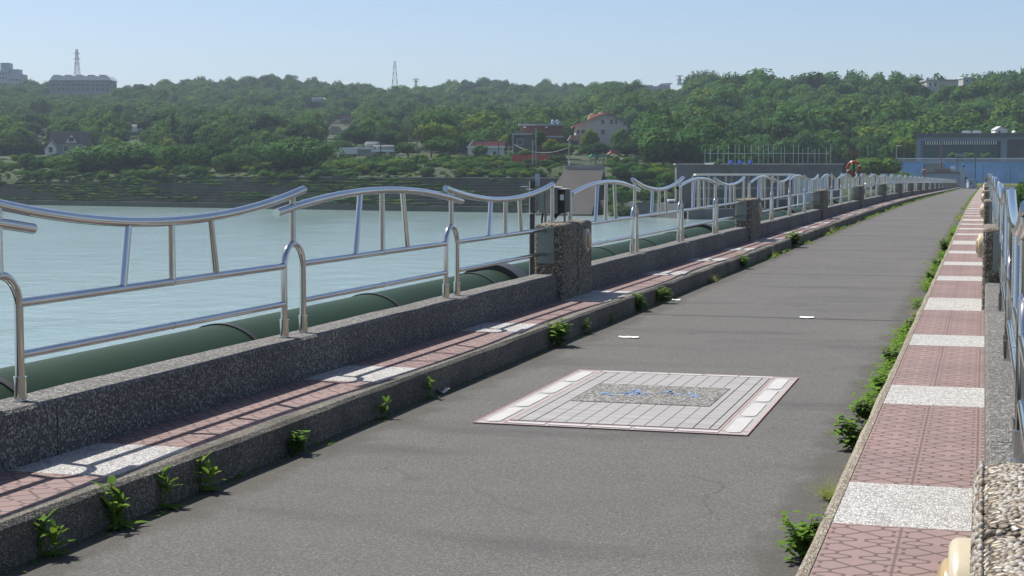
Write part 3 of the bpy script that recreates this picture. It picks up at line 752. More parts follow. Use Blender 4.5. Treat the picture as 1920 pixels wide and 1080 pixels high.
# ------------------------------------------------------------------ trees
def crown_mesh(name, mat, nq, size, shape='round', seed=0, lobes=14):
    """leaf-sized quads spread through lumpy lobes; unit crown: radius about 1, z from 0 to about 2"""
    g=np.random.default_rng(seed); P=[];Nn=[]
    if shape=='cone':
        n=nq; t=g.random(n)**.75; ang=g.random(n)*2*np.pi; rad=(1-t)*(.55+.45*g.random(n))*(.85+.25*np.sin(ang*5+t*9)); z=t*2
        P=np.stack([rad*np.cos(ang),rad*np.sin(ang),z],1); Nn=np.stack([np.cos(ang),np.sin(ang),.4+0*ang],1)
    else:
        flat={'round':.85,'wide':.6,'tall':1.35,'feather':.75,'umbrella':.42}[shape]
        cs=[];rs=[]
        for i in range(lobes):
            d=g.normal(size=3); d/=np.linalg.norm(d); d[2]=abs(d[2])*1.0-.25
            k=.42+.28*g.random(); cs.append(d*np.array([k+.12,k+.12,k*flat])+np.array([0,0,flat])); rs.append(.28+.22*g.random())
        cs.append(np.array([0,0,flat])); rs.append(.5)
        w_=np.array(rs)**2; w_/=w_.sum(); idx=g.choice(len(cs),nq,p=w_)
        d=g.normal(size=(nq,3)); d/=np.linalg.norm(d,axis=1)[:,None]
        rr=np.array(rs)[idx]*(.72+.36*g.random(nq))
        P=np.array(cs)[idx]+d*rr[:,None]*np.array([1,1,.85]); Nn=d.copy(); Nn[:,2]+=.25
    n=len(P); Nn=Nn/np.linalg.norm(Nn,axis=1)[:,None]+g.normal(size=(n,3))*.2; Nn/=np.linalg.norm(Nn,axis=1)[:,None]
    up=g.normal(size=(n,3)); A=np.cross(Nn,up); A/=np.linalg.norm(A,axis=1)[:,None]; B=np.cross(Nn,A)
    sz=size*(.6+.8*g.random(n))[:,None]; asp=(2.2 if shape=='feather' else 1.35)
    if shape=='feather': A[:,2]-=.3
    V=np.stack([P-A*sz*asp,P-B*sz*.8,P+A*sz*asp,P+B*sz*.8],1).reshape(-1,3)
    me=bpy.data.meshes.new(name); me.vertices.add(4*n); me.vertices.foreach_set('co',V.astype(np.float32).ravel())
    me.loops.add(4*n); me.loops.foreach_set('vertex_index',np.arange(4*n,dtype=np.int32))
    me.polygons.add(n); me.polygons.foreach_set('loop_start',np.arange(0,4*n,4,dtype=np.int32)); me.polygons.foreach_set('loop_total',np.full(n,4,dtype=np.int32))
    me.materials.append(mat); me.update(calc_edges=True); return me
def trunk_mesh(seed, h=1.0):
    r=random.Random(seed); mb=MB()
    mb.tube([(0,0,-.3),(r.uniform(-.05,.05),r.uniform(-.05,.05),.35),(r.uniform(-.1,.1),r.uniform(-.1,.1),.8),(0,0,1.3)],[.10,.075,.05,.02],7)
    for k in range(5):
        a=r.uniform(0,6.28); z=r.uniform(.25,.7); L=r.uniform(.4,.7)
        mb.tube([(0,0,z),(math.cos(a)*L*.5,math.sin(a)*L*.5,z+.25),(math.cos(a)*L,math.sin(a)*L,z+.55)],[.045,.03,.012],5)
    return mb.mesh('trunk',m_bark)
CR={'round':[crown_mesh('crown',m_leaf,3200,.05,'round',s) for s in (1,2,3)],
    'dark':[crown_mesh('crown',m_leaf3,3200,.05,'round',s) for s in (4,5)],
    'wide':[crown_mesh('crown',m_leaf,3600,.043,'wide',s,20) for s in (6,7)],
    'bright':[crown_mesh('crown',m_leaf2,3400,.045,'round',s,18) for s in (8,9)],
    'feather':[crown_mesh('crown',m_leaf4,4200,.034,'feather',s,22) for s in (10,11)],
    'tall':[crown_mesh('crown',m_leaf,2600,.05,'tall',s) for s in (12,13)],
    'cone':[crown_mesh('crown',m_leaf3,900,.07,'cone',s) for s in (14,15)],
    'umbrella':[crown_mesh('crown',m_leaf3,500,.075,'umbrella',s,10) for s in (16,17)]}
TOP={'round':1.75,'dark':1.75,'wide':1.25,'bright':1.75,'feather':1.5,'tall':2.6,'cone':2.0,'umbrella':.85}
TR=[trunk_mesh(s) for s in range(4)]
ntree=[0]
def tree(kind,px,yb,yt,wpx,Z,label,group=None):
    i=ntree[0]; ntree[0]+=1
    p=at(px,yb,Z); k=Z/3000; H=(yb-yt)*k; r=wpx*k/2/1.02
    t=empty('tree' if kind not in('cone',) else 'conifer_tree',p,random.uniform(0,6.28),label,'tree',group or 'trees on the far shore')
    c=link('crown',CR[kind][i%len(CR[kind])],t)
    lift=.12*H if kind not in ('umbrella','tall') else (.55*H if kind=='umbrella' else .1*H)
    if kind=='cone': lift=.04*H
    c.scale=(r,r,(H-lift)/TOP[kind]); c.location=(0,0,lift)
    tk=link('trunk',TR[i%4],t); tr=max(.5*r,.25) if kind!='umbrella' else .5*r
    tk.scale=(r*.8,r*.8,(lift+(H-lift)*.5)/1.0)
    return t
def palm(px,yb,yt,wpx,Z,label):
    p=at(px,yb,Z); k=Z/3000; H=(yb-yt)*k; L=wpx*k/2
    t=empty('palm_tree',p,random.uniform(0,6.28),label,'palm','palms on the far shore')
    mb=MB(); mb.tube([(0,0,-.3),(.1,0,H*.5),(0,0,H*.86)],[.22,.16,.13],8); mb.obj('trunk',m_bark,t)
    for j in range(14):
        mb=MB() if j==0 else mb
        a=j*2.399; el=random.uniform(.2,1.2); n=7
        for q in range(n):
            t0=q/n; b=Vector((math.cos(a)*L*t0,math.sin(a)*L*t0,H*.86+L*(el*t0-.9*t0*t0)))
            for sg in (-1,1):
                leaf(mb,b,(math.cos(a+sg*.8),math.sin(a+sg*.8),-.15),L*.5*(1-.5*t0),L*.10,.5)
    mb.obj('crown',m_leaf4,t)
shz=lambda px,d: shoreZ(px)+d
# near bank of the far shore
T=tree
T('cone',325,290,217,30,470,'dark pointed conifer standing tallest on the left bank')
T('round',357,288,220,52,480,'dark round tree just right of the pointed conifer')
T('dark',540,285,217,86,500,'large dark tree mass above the feathery dome bush')
T('feather',560,334,252,150,shz(560,26),'big feathery dome-shaped bush above the stepped wall')
T('round',48,330,283,48,shz(48,26),'round bush by the wall below the dark hedge, leftmost')
T('round',72,331,292,36,shz(72,22),'smaller round bush right of the leftmost one')
T('round',112,331,290,58,shz(112,24),'bright rounded bush below the grey gabled house')
T('feather',235,334,262,190,shz(235,32),'broad feathery tree covering the bank right of the gabled house')
T('wide',345,333,268,110,shz(345,30),'dark leafy tree below the pointed conifer')
T('round',405,332,256,80,shz(405,40),'tree with pale blossom-like top right of the conifer bank')
T('wide',440,333,284,90,shz(440,26),'low spreading bush left of the feathery dome bush')
T('feather',475,333,262,80,shz(475,36),'leafy bush leaning on the left of the feathery dome')
T('wide',640,332,298,90,shz(640,24),'low dark bush below the pale sheds')
T('round',750,333,292,80,shz(750,24),'round bush beneath the bright yellow-green tree')
T('round',700,332,296,60,shz(700,24),'low bush below the white awning shed')
T('round',875,334,297,54,shz(875,20),'dark green bush on the grassy bank below the red-roofed shed')
T('bright',808,296,221,62,shz(808,80),'tall bright yellow-green tree beside the wooden pole')
T('bright',842,294,230,54,shz(842,84),'yellow-tinged tree right of the brightest one')
T('round',828,300,254,70,shz(828,66),'lower green tree in front of the yellow-green pair')
T('round',765,300,262,46,shz(765,66),'tree between the awning shed and the wooden pole')
T('dark',668,292,228,60,shz(668,110),'dark tree with drooping fronds left of the palm')
T('dark',735,290,240,70,shz(735,110),'dark tree behind the awning shed')
T('round',640,300,258,60,shz(640,90),'tree behind the leftmost pale shed')
T('round',595,300,262,60,shz(595,80),'tree left of the pale sheds by the dark pole')
T('tall',1010,300,238,30,shz(1010,40),'slim pale tree in front of the brick building')
T('bright',1035,296,258,34,shz(1035,44),'small light tree at the right of the brick building')
T('round',1055,302,262,46,shz(1055,44),'small tree between brick building and tan house')
T('round',985,302,278,30,shz(985,38),'little bush in front of the red fence')
T('round',905,303,268,40,shz(905,50),'small tree standing before the red-roofed shed')
T('bright',1108,302,238,40,395,'light narrow tree in front of the tan house')
T('dark',1120,304,262,58,380,'dark tree in front of the tan house base')
T('round',1160,302,234,46,400,'tree against the right side of the tan house')
T('dark',1176,308,256,66,370,'round dark tree behind the small temple')
T('round',1215,305,238,66,380,'tree right of the tan house with a clear trunk')
T('dark',1228,326,268,52,350,'dark tree with a bare trunk above the grassy bank')
T('round',1268,325,250,66,360,'green tree left of the net poles')
T('feather',1318,320,246,70,370,'pale feathery tree behind the white boat')
T('wide',1262,352,318,60,300,'low bush on the bank above the dark water wall')
T('round',1205,352,310,60,300,'leafy bush right of the concrete slipway')
T('dark',1165,350,308,46,300,'dark bush in the shade of the slipway')
T('bright',1240,345,308,50,308,'yellowish bush on the bank below the bare-trunk tree')
T('round',1275,390,335,40,282,'bush at the left corner of the intake wall')
T('round',1210,390,345,70,280,'bush hanging over the water beside the slipway')
T('wide',1165,392,352,50,278,'shaded bush low beside the slipway edge')
T('round',1640,352,283,100,292,'big leafy bush at the far end of the water-side railing')
T('round',1612,350,300,50,286,'smaller bush behind the red lifebuoy')
T('round',1690,350,318,50,300,'low bush in front of the blue wall')
# right bank by the bridge
T('round',1935,470,312,80,110,'leafy bush rising close beyond the right railing','bushes beyond the right railing')
T('round',1965,600,380,120,95,'dark lower bush beyond the right railing','bushes beyond the right railing')
# the mound and the right hill
hill=[('round',1350,226,146,92,600,'tree at the left shoulder of the highest mound'),('round',1378,222,131,112,600,'tall tree left of the top of the mound'),('round',1414,215,126,130,600,'biggest tree crowning the mound'),('round',1452,226,134,108,600,'tree at the right of the mound top'),
('wide',1480,235,168,90,560,'spreading tree below the right side of the mound'),('round',1395,245,178,90,560,'bright-sided tree below the mound top'),('dark',1525,245,176,80,540,'dark tree in the hollow right of the mound'),('round',1580,240,165,84,540,'rounded tree on the right hill crest'),
('round',1640,238,160,84,560,'broad tree left of the ridge house'),('umbrella',1540,192,143,24,640,'umbrella-shaped tree alone on the far skyline'),('dark',1718,190,140,46,580,'dark rounded tree just left of the ridge house'),('round',1690,225,168,66,540,'tree below the dark one by the ridge house'),
('round',1790,220,152,76,520,'tree right of the ridge house'),('round',1850,215,140,84,520,'tall tree near the top right corner'),('dark',1905,225,140,80,510,'dark tall tree at the right edge of the skyline'),('dark',1820,262,190,90,450,'dark tree above the white roof vents'),
('dark',1890,255,195,84,440,'dark tree above the white roof hut'),('wide',1750,265,200,96,450,'wide tree above the blue-grey building left part'),('round',1700,285,225,86,400,'tree left of the blue-grey building'),('bright',1695,300,250,60,370,'yellow-green tree touching the blue-grey building'),
('round',1650,290,215,86,420,'tree in the gully left of the blue-grey building'),('feather',1590,300,232,90,410,'pale feathery tree above the bush at the bridge end'),('round',1530,300,236,80,420,'tree behind the right end of the net poles'),('feather',1470,300,240,90,430,'feathery tree behind the middle net poles'),('round',1410,300,238,84,430,'tree behind the blue barrels'),('round',1358,300,240,70,430,'tree behind the left net poles')]
for h in hill: T(*h,group='trees on the right hill')
for (px,yt,wd,lab) in [(515,141,30,'rounded tree breaking the skyline left of centre'),(545,140,26,'small tree beside the rounded skyline tree'),(688,157,24,'thin lacy tree on the skyline dip'),(350,148,28,'flat-topped skyline tree left of the rounded one'),(930,147,36,'broad crown on the skyline right of the lattice mast'),(1152,149,40,'skyline tree above the tan house')]:
    T('umbrella' if wd<30 else 'round',px,yt+22,yt,wd,1080,lab,group='trees on the skyline')
palm(703,285,222,56,shz(703,104),'palm with drooping fronds behind the awning shed')
for px,lab in ((1786,'leftmost small palm before the blue-grey building'),(1817,'middle small palm before the blue-grey building'),(1847,'right small palm before the blue-grey building')): palm(px,316,285,20,336,lab)
# clipped dark hedge
t=empty('hedge',at(44,291,480),YAW,'dark clipped hedge left of the grey gabled house','hedge'); k=480/3000
mb=MB()
hm=crown_mesh('leaves',m_leaf3,5200,.42,'round',77,6); co=np.empty(len(hm.vertices)*3,np.float32); hm.vertices.foreach_get('co',co); co=co.reshape(-1,4,3)
c=co.mean(1,keepdims=True); off=co-c; g=np.random.default_rng(3); n=len(co)
newc=np.stack([(g.random(n)-.5)*92*k,(g.random(n)-.5)*1.6,g.random(n)**.8*(25*k)*(.84+.16*np.abs(np.sin(np.arange(n)*0+0)))],1)
newc[:,2]*= .8+.2*np.abs(np.sin(newc[:,0]*1.1))
co=(newc[:,None,:]+off).reshape(-1,3); hm.vertices.foreach_set('co',co.astype(np.float32).ravel()); hm.update(); link('leaves',hm,t)

# --- the far forest and the bank scrub: one object each, geometry nodes scatter
def scatter(name,label,cat,pts,scl,var,protos):
    me=bpy.data.meshes.new(name); me.from_pydata([tuple(p) for p in pts],[],[])
    for nm,ty,arr in (('scl','FLOAT_VECTOR',scl),('var','INT',var),('rot','FLOAT',rng.random(len(pts))*6.28)):
        a=me.attributes.new(nm,ty,'POINT'); a.data.foreach_set('vector' if ty=='FLOAT_VECTOR' else 'value',np.asarray(arr).ravel())
    o=link(name,me); tag(o,label,cat,kind='stuff')
    ng=bpy.data.node_groups.new(name+'_scatter','GeometryNodeTree')
    ng.interface.new_socket('Geometry',in_out='INPUT',socket_type='NodeSocketGeometry'); ng.interface.new_socket('Geometry',in_out='OUTPUT',socket_type='NodeSocketGeometry')
    N=ng.nodes; gi=N.new('NodeGroupInput'); go=N.new('NodeGroupOutput'); jn=N.new('GeometryNodeJoinGeometry')
    def attr(nm,ty):
        q=N.new('GeometryNodeInputNamedAttribute'); q.data_type=ty; q.inputs[0].default_value=nm; return q.outputs[0]
    rv=attr('rot','FLOAT'); cx=N.new('ShaderNodeCombineXYZ'); ng.links.new(rv,cx.inputs[2]); sv=attr('scl','FLOAT_VECTOR'); vv=attr('var','INT')
    for i,po in enumerate(protos):
        oi=N.new('GeometryNodeObjectInfo'); oi.inputs[0].default_value=po; oi.inputs['As Instance'].default_value=True
        cp=N.new('FunctionNodeCompare'); cp.data_type='INT'; cp.operation='EQUAL'; ng.links.new(vv,cp.inputs[2]); cp.inputs[3].default_value=i
        ip=N.new('GeometryNodeInstanceOnPoints'); ng.links.new(gi.outputs[0],ip.inputs['Points']); ng.links.new(cp.outputs[0],ip.inputs['Selection'])
        ng.links.new(oi.outputs['Geometry'],ip.inputs['Instance']); ng.links.new(cx.outputs[0],ip.inputs['Rotation']); ng.links.new(sv,ip.inputs['Scale'])
        ng.links.new(ip.outputs[0],jn.inputs[0])
    ng.links.new(jn.outputs[0],go.inputs[0])
    md=o.modifiers.new('scatter','NODES'); md.node_group=ng
    return o
def proto(me):
    return bpy.data.objects.new('crown_shape',me)
FP=[proto(crown_mesh('crown',mt,nq,sz,sh,s,lb)) for mt,nq,sz,sh,s,lb in ((m_leaf,1500,.07,'round',31,14),(m_leaf,1500,.07,'round',32,12),(m_leaf3,1500,.07,'round',33,13),(m_leaf4,2200,.046,'feather',34,16),(m_leaf,1700,.06,'wide',35,18),(m_leaf2,1500,.065,'round',36,13),(m_leaf,1400,.07,'tall',37,12))]
HOUSEGAPS=[(84,160,243,287,480),(632,740,266,292,450),(872,950,264,296,400),(960,1058,232,300,400),(1064,1180,211,262,455),(93,212,141,171,1000),(238,266,233,248,600),(619,642,237,250,620),(638,662,216,223,700),(583,610,182,190,820),(1204,1263,155,159.5,1040),(1735,1766,145,164,560),(1764,1826,144,158,545),(73,95,240,247,560),(-10,42,117,150,1150),(759,771,250,258,560)]
def forest():
    pts=[];scl=[];var=[]; g=random.Random(11)
    Z=330.0
    while Z<1120:
        step=5.8+Z*.0024; px=-90.0; dpx=step/Z*3000
        while px<2060:
            x=px+g.uniform(-.5,.5)*dpx; z=Z+g.uniform(-.5,.5)*step; px+=dpx
            c=column(x); ridge=c[9][0]+12; start=c[5][0]+ (35 if x<1150 else 0)
            if x<1150: start=shoreZ(x)+112
            elif x<1420: start=330
            else: start=375
            if z<start or z>ridge: continue
            yg=ground_y(x,z)
            hgt=g.uniform(5.5,9.5)*(1 if g.random()<.75 else 1.35)*(1.28 if x>1300 else 1.08); hp=hgt*3000/z
            bad=False
            for (a,b,y0,y1,zh) in HOUSEGAPS:
                rp=4.0*3000/z
                if a-rp<x<b+rp and z<zh+ (14 if zh<1000 else 16) and yg-hp<y1: bad=True
            if bad:
                if z<640 and g.random()<.75:
                    p=at(x,yg,z); q=g.uniform(1.0,2.0); pts.append((p.x,p.y,p.z-.2)); scl.append((q,q,q*g.uniform(.45,.8))); var.append(g.choice((0,1,3,4)))
                continue
            # clearings on the left slope
            if x<1000 and 220<yg<262 and math.sin(x*.021)+math.sin(yg*.16+x*.007)>1.35: continue
            r=g.uniform(2.9,5.0)*(hgt/7.5)**.8; v=g.choices(range(7),(5,5,2.2,2.0,3,.55,1.5))[0]
            if x>1050 and yg>200 and g.random()<.35: v=3
            if v==6: r*=.75
            p=at(x,yg,z); tops=(1.75,1.75,1.75,1.5,1.25,1.75,2.6)[v]
            pts.append((p.x,p.y,p.z-.3)); scl.append((r,r,hgt/tops)); var.append(v)
        Z+=step*.92
    print('forest',len(pts))
    scatter('forest','dense green woodland covering the hills','forest',pts,scl,var,FP)
forest()
def scrub():
    pts=[];scl=[];var=[]; g=random.Random(21)
    n=0
    while n<4200:
        x=g.uniform(-60,1420)
        if x<1060: z=shoreZ(x)+g.uniform(12,60)
        elif x<1140: continue
        else: z=g.uniform(280,330)
        if x>1270 and z<335: continue
        n+=1
        if n<=1500 and x<1060 and math.sin(x*.017+1)+math.sin(x*.043+z*.2)+.9*math.sin(z*.31)>.75: continue
        p=ground(x,z); small=n>1500; s=g.uniform(.25,.6) if small else g.uniform(.5,1.5); v=g.choices((0,1,2,3,4,5),(3,3,.6 if small else 1.5,3,2,4 if small else 1.5))[0]
        pts.append((p.x,p.y,p.z-.25)); scl.append((s*1.25,s*1.25,s*g.uniform(.7,1.1))); var.append(v)
    scatter('scrub','tangled scrub and low bushes on the grassy bank','scrub',pts,scl,var,FP)
scrub()

# ------------------------------------------------------------------ far shore structures
def shore_pt(px): return onz(px, 315+ (EYE-WATER)*3000/shoreZ(px), WATER)
def wall_steps():
    A=at(-330,0,shoreZ(-330)); B=at(1062,0,shoreZ(1062)); A.z=B.z=0
    d=(B-A); L=d.length; d.normalize(); nrm=Vector((-d.y,d.x,0))   # away from the camera
    if nrm.y<0: nrm=-nrm
    t=empty('stepped_wall',(0,0,0),0,'long dark stepped concrete wall along the far shore','revetment')
    z0=WATER-1; zt=z_of(332,350); N=9; prof=[(0,z0),(0,WATER+1.1),(1.3,WATER+1.1)]
    st=(zt-WATER-1.1)/N
    for i in range(N): prof+=[(1.3+.85*i,WATER+1.1+st*(i+1)),(1.3+.85*(i+1),WATER+1.1+st*(i+1))]
    prof+=[(10,zt),(10,z0)]
    mb=MB(); n=len(prof); v=[]
    for q in (A,B):
        for a,z in prof: v.append(q+nrm*a+Vector((0,0,z)))
    mb.add(v,[(i,(i+1)%n,n+(i+1)%n,n+i) for i in range(n)]+[tuple(range(n)),tuple(range(n,2*n))])
    mb.obj('steps',m_wall,t)
    mb=MB(); v=[]
    for q in (A,B):
        for a,z in ((8.6,zt),(8.6,zt+.16),(9.3,zt+.16),(9.3,zt)): v.append(q+nrm*a+Vector((0,0,z)))
    mb.add(v,[(i,(i+1)%4,4+(i+1)%4,4+i) for i in range(4)]+[(0,1,2,3),(4,5,6,7)]); mb.obj('coping',m_conc,t)
    # creepers on the steps
    pts=[];scl=[];var=[]; g=random.Random(4)
    for i in range(4200):
        u=g.random()*L; j=g.randint(0,N-1)
        if math.sin(u*.09)+math.sin(u*.23+j)+.8*math.sin(j*1.1+u*.05)<-.45: continue
        p=A+d*u+nrm*(1.3+.85*j+g.uniform(.05,.75)); z=WATER+1.1+st*j
        s=g.uniform(.25,.95); pts.append((p.x,p.y,z-.05)); scl.append((s*1.9,s*1.1,s*.55)); var.append(g.choices((0,2,3,4,5),(3,3,2,2,1))[0])
    scatter('creeper','patchy creepers growing over the stepped wall','creeper',pts,scl,var,FP)
wall_steps()

class Px:
    """local frame facing the camera at optical depth Z; x,z given in photo pixels from (cx,yb)"""
    def __init__(s,name,cx,yb,Z,label,cat,group=None,turn=0):
        s.k=Z/3000; s.cx=cx; s.yb=yb; s.t=empty(name,at(cx,yb,Z),YAW+turn,label,cat,group)
    def b(s,mb,x0,x1,y0,y1,d0,d1,m=0): # pixel box: columns x0..x1, rows y0(top)..y1(bottom), depth metres
        k=s.k; mb.box((x0-s.cx)*k,(x1-s.cx)*k,d0,d1,(s.yb-y1)*k,(s.yb-y0)*k,m)
    def part(s,name,mat,*boxes):
        mb=MB()
        for q in boxes: s.b(mb,*q)
        return mb.obj(name,mat,s.t)
    def poly(s,name,mat,pts,d0,d1,parent=None):
        mb=MB(); mb.prism([((x-s.cx)*s.k,(s.yb-y)*s.k) for x,y in pts],d0,d1,'y'); return mb.obj(name,mat,parent or s.t)
    def window(s,x0,x1,y0,y1,d=0,frame=m_lwhite):
        f=s.part('window',frame,(x0-.6,x1+.6,y0-.6,y0,d-.10,d+.02),(x0-.6,x1+.6,y1,y1+.6,d-.14,d+.02),(x0-.6,x0,y0,y1,d-.10,d+.02),(x1,x1+.6,y0,y1,d-.10,d+.02))
        mb=MB(); s.b(mb,x0,x1,y0,y1,d-.04,d+.015); mb.obj('pane',m_glass,f)

# gabled grey house, left
P=Px('house',123,292,480,'grey house with steep brown roof and two pale gables','house')
P.part('wall',m_greywall,(100,156,268,292,0,7))
P.poly('roof',m_roofg,[(93,268),(97,246),(155,246),(162,270)],-.6,7.5)
P.poly('gable',m_wwall,[(124,268),(137,251),(148,268)],-1.2,-.62); P.poly('gable',m_wwall,[(88,280),(101,264),(111,278),(108,292),(90,292)],-2.6,-.7)
P.poly('gable_roof',m_roofg,[(121,270),(137,249.5),(150,270),(148.5,270),(137,252),(122.5,270)],-1.5,-.62)
P.poly('gable_roof',m_roofg,[(86,282),(101,262),(113,279),(111.5,279.5),(101,264.5),(87.5,282)],-2.9,-.7)
P.window(132,141,258,266,-1.2); P.window(96,104,276,286,-2.6); P.window(120,128,274,284); P.window(146,153,274,284)
P=Px('shed',84,250,560,'small shed with a tilted white sheet roof above the gabled house','shed')
P.part('wall',m_greywall,(76,92,243,250,0,3)); P.poly('roof',m_roofw,[(73,246.5),(82,240.5),(94,240.5),(88,246)],-1,4)
P=Px('house',250,249,600,'low house with pale tiered roofs behind the left bank','house')
P.part('wall',m_greywall,(240,262,243,249,0,4)); P.poly('roof',m_roofw,[(235,246),(258,239),(266,244.5),(252,248)],-1,4.5); P.part('upper_roof',m_roofw,(241,260,233,237,1,4)); P.part('upper_wall',m_greywall,(243,258,237,240.4,1.5,3.8))
# pale sheds by the water
P=Px('shed',655,294,shz(655,62),'shed with a pale rusty sheet roof, leftmost of the pale sheds','shed')
P.part('wall',m_brick,(636,664,288,294,0,5)); P.poly('roof',m_roofw,[(631,289),(638,276.5),(666,276.5),(668,289)],-.6,5.2)
P=Px('shed',690,293,shz(690,70),'shed with a small raised white roof in the middle of the sheds','shed')
P.part('wall',m_greywall,(668,706,280,293,0,6)); P.part('roof',m_roofw,(664,702,276,280.4,-.6,6.5)); P.part('upper_wall',m_greywall,(684,706,271,276,1,5)); P.poly('upper_roof',m_roofw,[(682,270.5),(686,265.5),(709,265.5),(707,270.5)],.4,5.6)
P=Px('shed',720,294,shz(720,60),'open shed with a scalloped white awning, right of the sheds','shed')
P.part('wall',m_greywall,(704,738,276,294,1.5,5)); P.part('roof',m_roofw,(700,738,272,274.5,-.2,5.2)); P.part('awning',m_lwhite,(697,739,281,284.5,-1.6,1.4)); P.part('panel',m_gblock,(704,738,275,281,1.2,1.45)); P.part('round_sign',m_lwhite,(725,731,285,290,-1.2,-.9))
P=Px('house',768,259,560,'small pale box house between the dark trees','house'); P.part('wall',m_greywall,(759,770,252,259,0,4)); P.part('roof',m_roofw,(758,771,250.6,252,-.3,4.3)); P.window(762,766,254,257.5)
# red roofed shed
P=Px('shed',912,299,shz(912,62),'white shed with a dull red roof and white eaves','shed')
P.part('wall',m_wwall,(877,945,277,299,0,8)); P.poly('roof',m_roofr,[(880,276.5),(888,265),(947,265),(947,276.5)],-.2,8.2); P.part('fascia',m_lwhite,(875,947,274,277.4,-.9,-.22)); P.poly('gable_trim',m_lwhite,[(874,277),(886,264),(888.5,264),(878,277)],-.9,-.3)
P.window(893,899,284,292); P.part('door',m_glass,(925,931,284,298.6,-.06,.03))
# brick building
P=Px('building',1008,303,shz(1008,75),'dark brick flat-roofed building with water tanks on top','building')
P.part('wall',m_brick,(978,1054,236,303,0,12)); P.part('roof_slab',m_greywall,(972,1057,232.5,236,-1,12.6)); P.part('lower_wall',m_dconc,(962,1000,254,303,-4,-.02)); P.part('lower_roof',m_greywall,(960,1002,250.5,254,-4.6,-.02)); P.part('ledge',m_greywall,(1024,1056,255,258,-.8,-.02))
for x in (1033,1042):
    mb=MB(); k=P.k; mb.lathe([(3.2*k,0),(3.2*k,7*k),(2.2*k,8.4*k),(.4*k,9*k)],12,0,Matrix.Translation(((x+4-P.cx)*k,4,(P.yb-232.5)*k))); mb.obj('water_tank',m_steel,P.t)
for x in (981,1022): P.part('wall_lamp',m_lwhite,(x,x+5,237.5,240,-.5,-.02))
P.window(1030,1040,262,272); P.window(1002,1012,262,272); P.window(970,980,262,272,-4)
# tan house
P=Px('house',1128,300,455,'tan three-storey house with terracotta roof and dark windows','house')
P.poly('wall',m_tanwall,[(1079,300),(1079,236),(1138,214),(1176,232),(1176,300)],0,11)
P.poly('roof',m_rooft,[(1073,236),(1138,210.5),(1138,213.6),(1074,239)],-1.2,12); P.poly('roof',m_roofg,[(1138,210.5),(1180,232),(1180,235.5),(1138,213.6)],-1.2,12)  # right slope's shade is put into its colour with the grey-brown roof material
P.poly('dormer',m_rooft,[(1102,226),(1106,216),(1133,211.5),(1133,214)],1.5,6); P.part('chimney',m_tanwall,(1109,1114,211.5,218,7,8.5),(1124,1130,209.5,216,7,8.5))
for q in ((1127,1133,225,233),(1143.5,1149,225,233),(1153,1156.5,225,233),(1127,1133,243.5,252),(1081,1086.5,244,252),(1089,1097,243.5,251),(1100,1107,243.5,252),(1169,1172.5,226,235)): P.window(*q,frame=m_tanwall)
P.part('lower_wing',m_greywall,(1067,1086,266,300,-5,-.02)); P.poly('porch_roof',m_rooft,[(1063,264),(1069,254.5),(1090,254.5),(1092,264)],-5.6,-.02); P.part('porch_wall',m_glass,(1070,1084,264.2,272,-5.06,-5.01)); P.poly('entry_roof',m_rooft,[(1080,281),(1086,273.5),(1098,273),(1100,280)],-6,-5.05)
# upper hill houses
for nm,cx,yb,Z,lab,bx,rf,mt in (('house',600,190,820,'small white house alone on the left hill','',(583,609,183,186),m_roofw),('house',649,224,700,'house with a faded red roof among hill trees','',(638,661,216.5,220.5),m_roofr),('house',628,250,620,'house with an orange roof above the pale sheds','',(619,640,238,242.5),m_rooft)):
    P=Px(nm,cx,yb,Z,lab,'house'); x0,x1,y0,y1=rf
    P.part('wall',m_greywall,(x0+1.5,x1-1.5,y1,yb,0,6)); P.poly('roof',mt,[(x0,y1),(x0+3,y0),(x1-3,y0),(x1,y1)],-.6,6.6); P.window(x0+5,x0+8,y1+1,y1+3)
for cx,lab,x0,x1,y0 in ((1232,'pale roof of a house low on the skyline','',0,0),):
    P=Px('house',1232,166,1040,lab,'house'); P.part('wall',m_greywall,(1207,1257,161.5,174,0,9)); P.poly('roof',m_roofw,[(1204,161.5),(1210,159.5),(1224,159.5),(1224,161.5)],-1,9.5); P.poly('upper_roof',m_roofw,[(1234,160),(1240,156.5),(1262,155.5),(1256,160)],-1,9.5); P.part('upper_wall',m_greywall,(1237,1256,160.2,161.4,0,9))
P=Px('house',1755,172,560,'tan flat-roofed house on the right ridge with roof tanks','house')
P.part('wall',m_tanwall,(1737,1762,152,172,0,8)); P.part('roof_slab',m_greywall,(1735,1764,149.5,152,-.6,8.4)); P.part('wing',m_tanwall,(1762,1800,151,160,1,7)); P.part('wing_roof',m_rooft,(1764,1802,149,151,.5,7.5)); P.part('terrace',m_greywall,(1726,1740,164,172,-3,-.02))
for x in (1745,1751,1757): P.part('roof_tank',m_steel,(x,x+3.6,145,149.3,3,4))
for x in (1741,1751): P.window(x,x+5,155,162)
P=Px('house',1815,160,540,'pale flat roof showing right of the tan ridge house','house'); P.part('wall',m_greywall,(1806,1824,147,160,0,6)); P.part('roof',m_roofw,(1805,1826,144.6,147,-.5,6.5)); P.window(1811,1815,149,153)
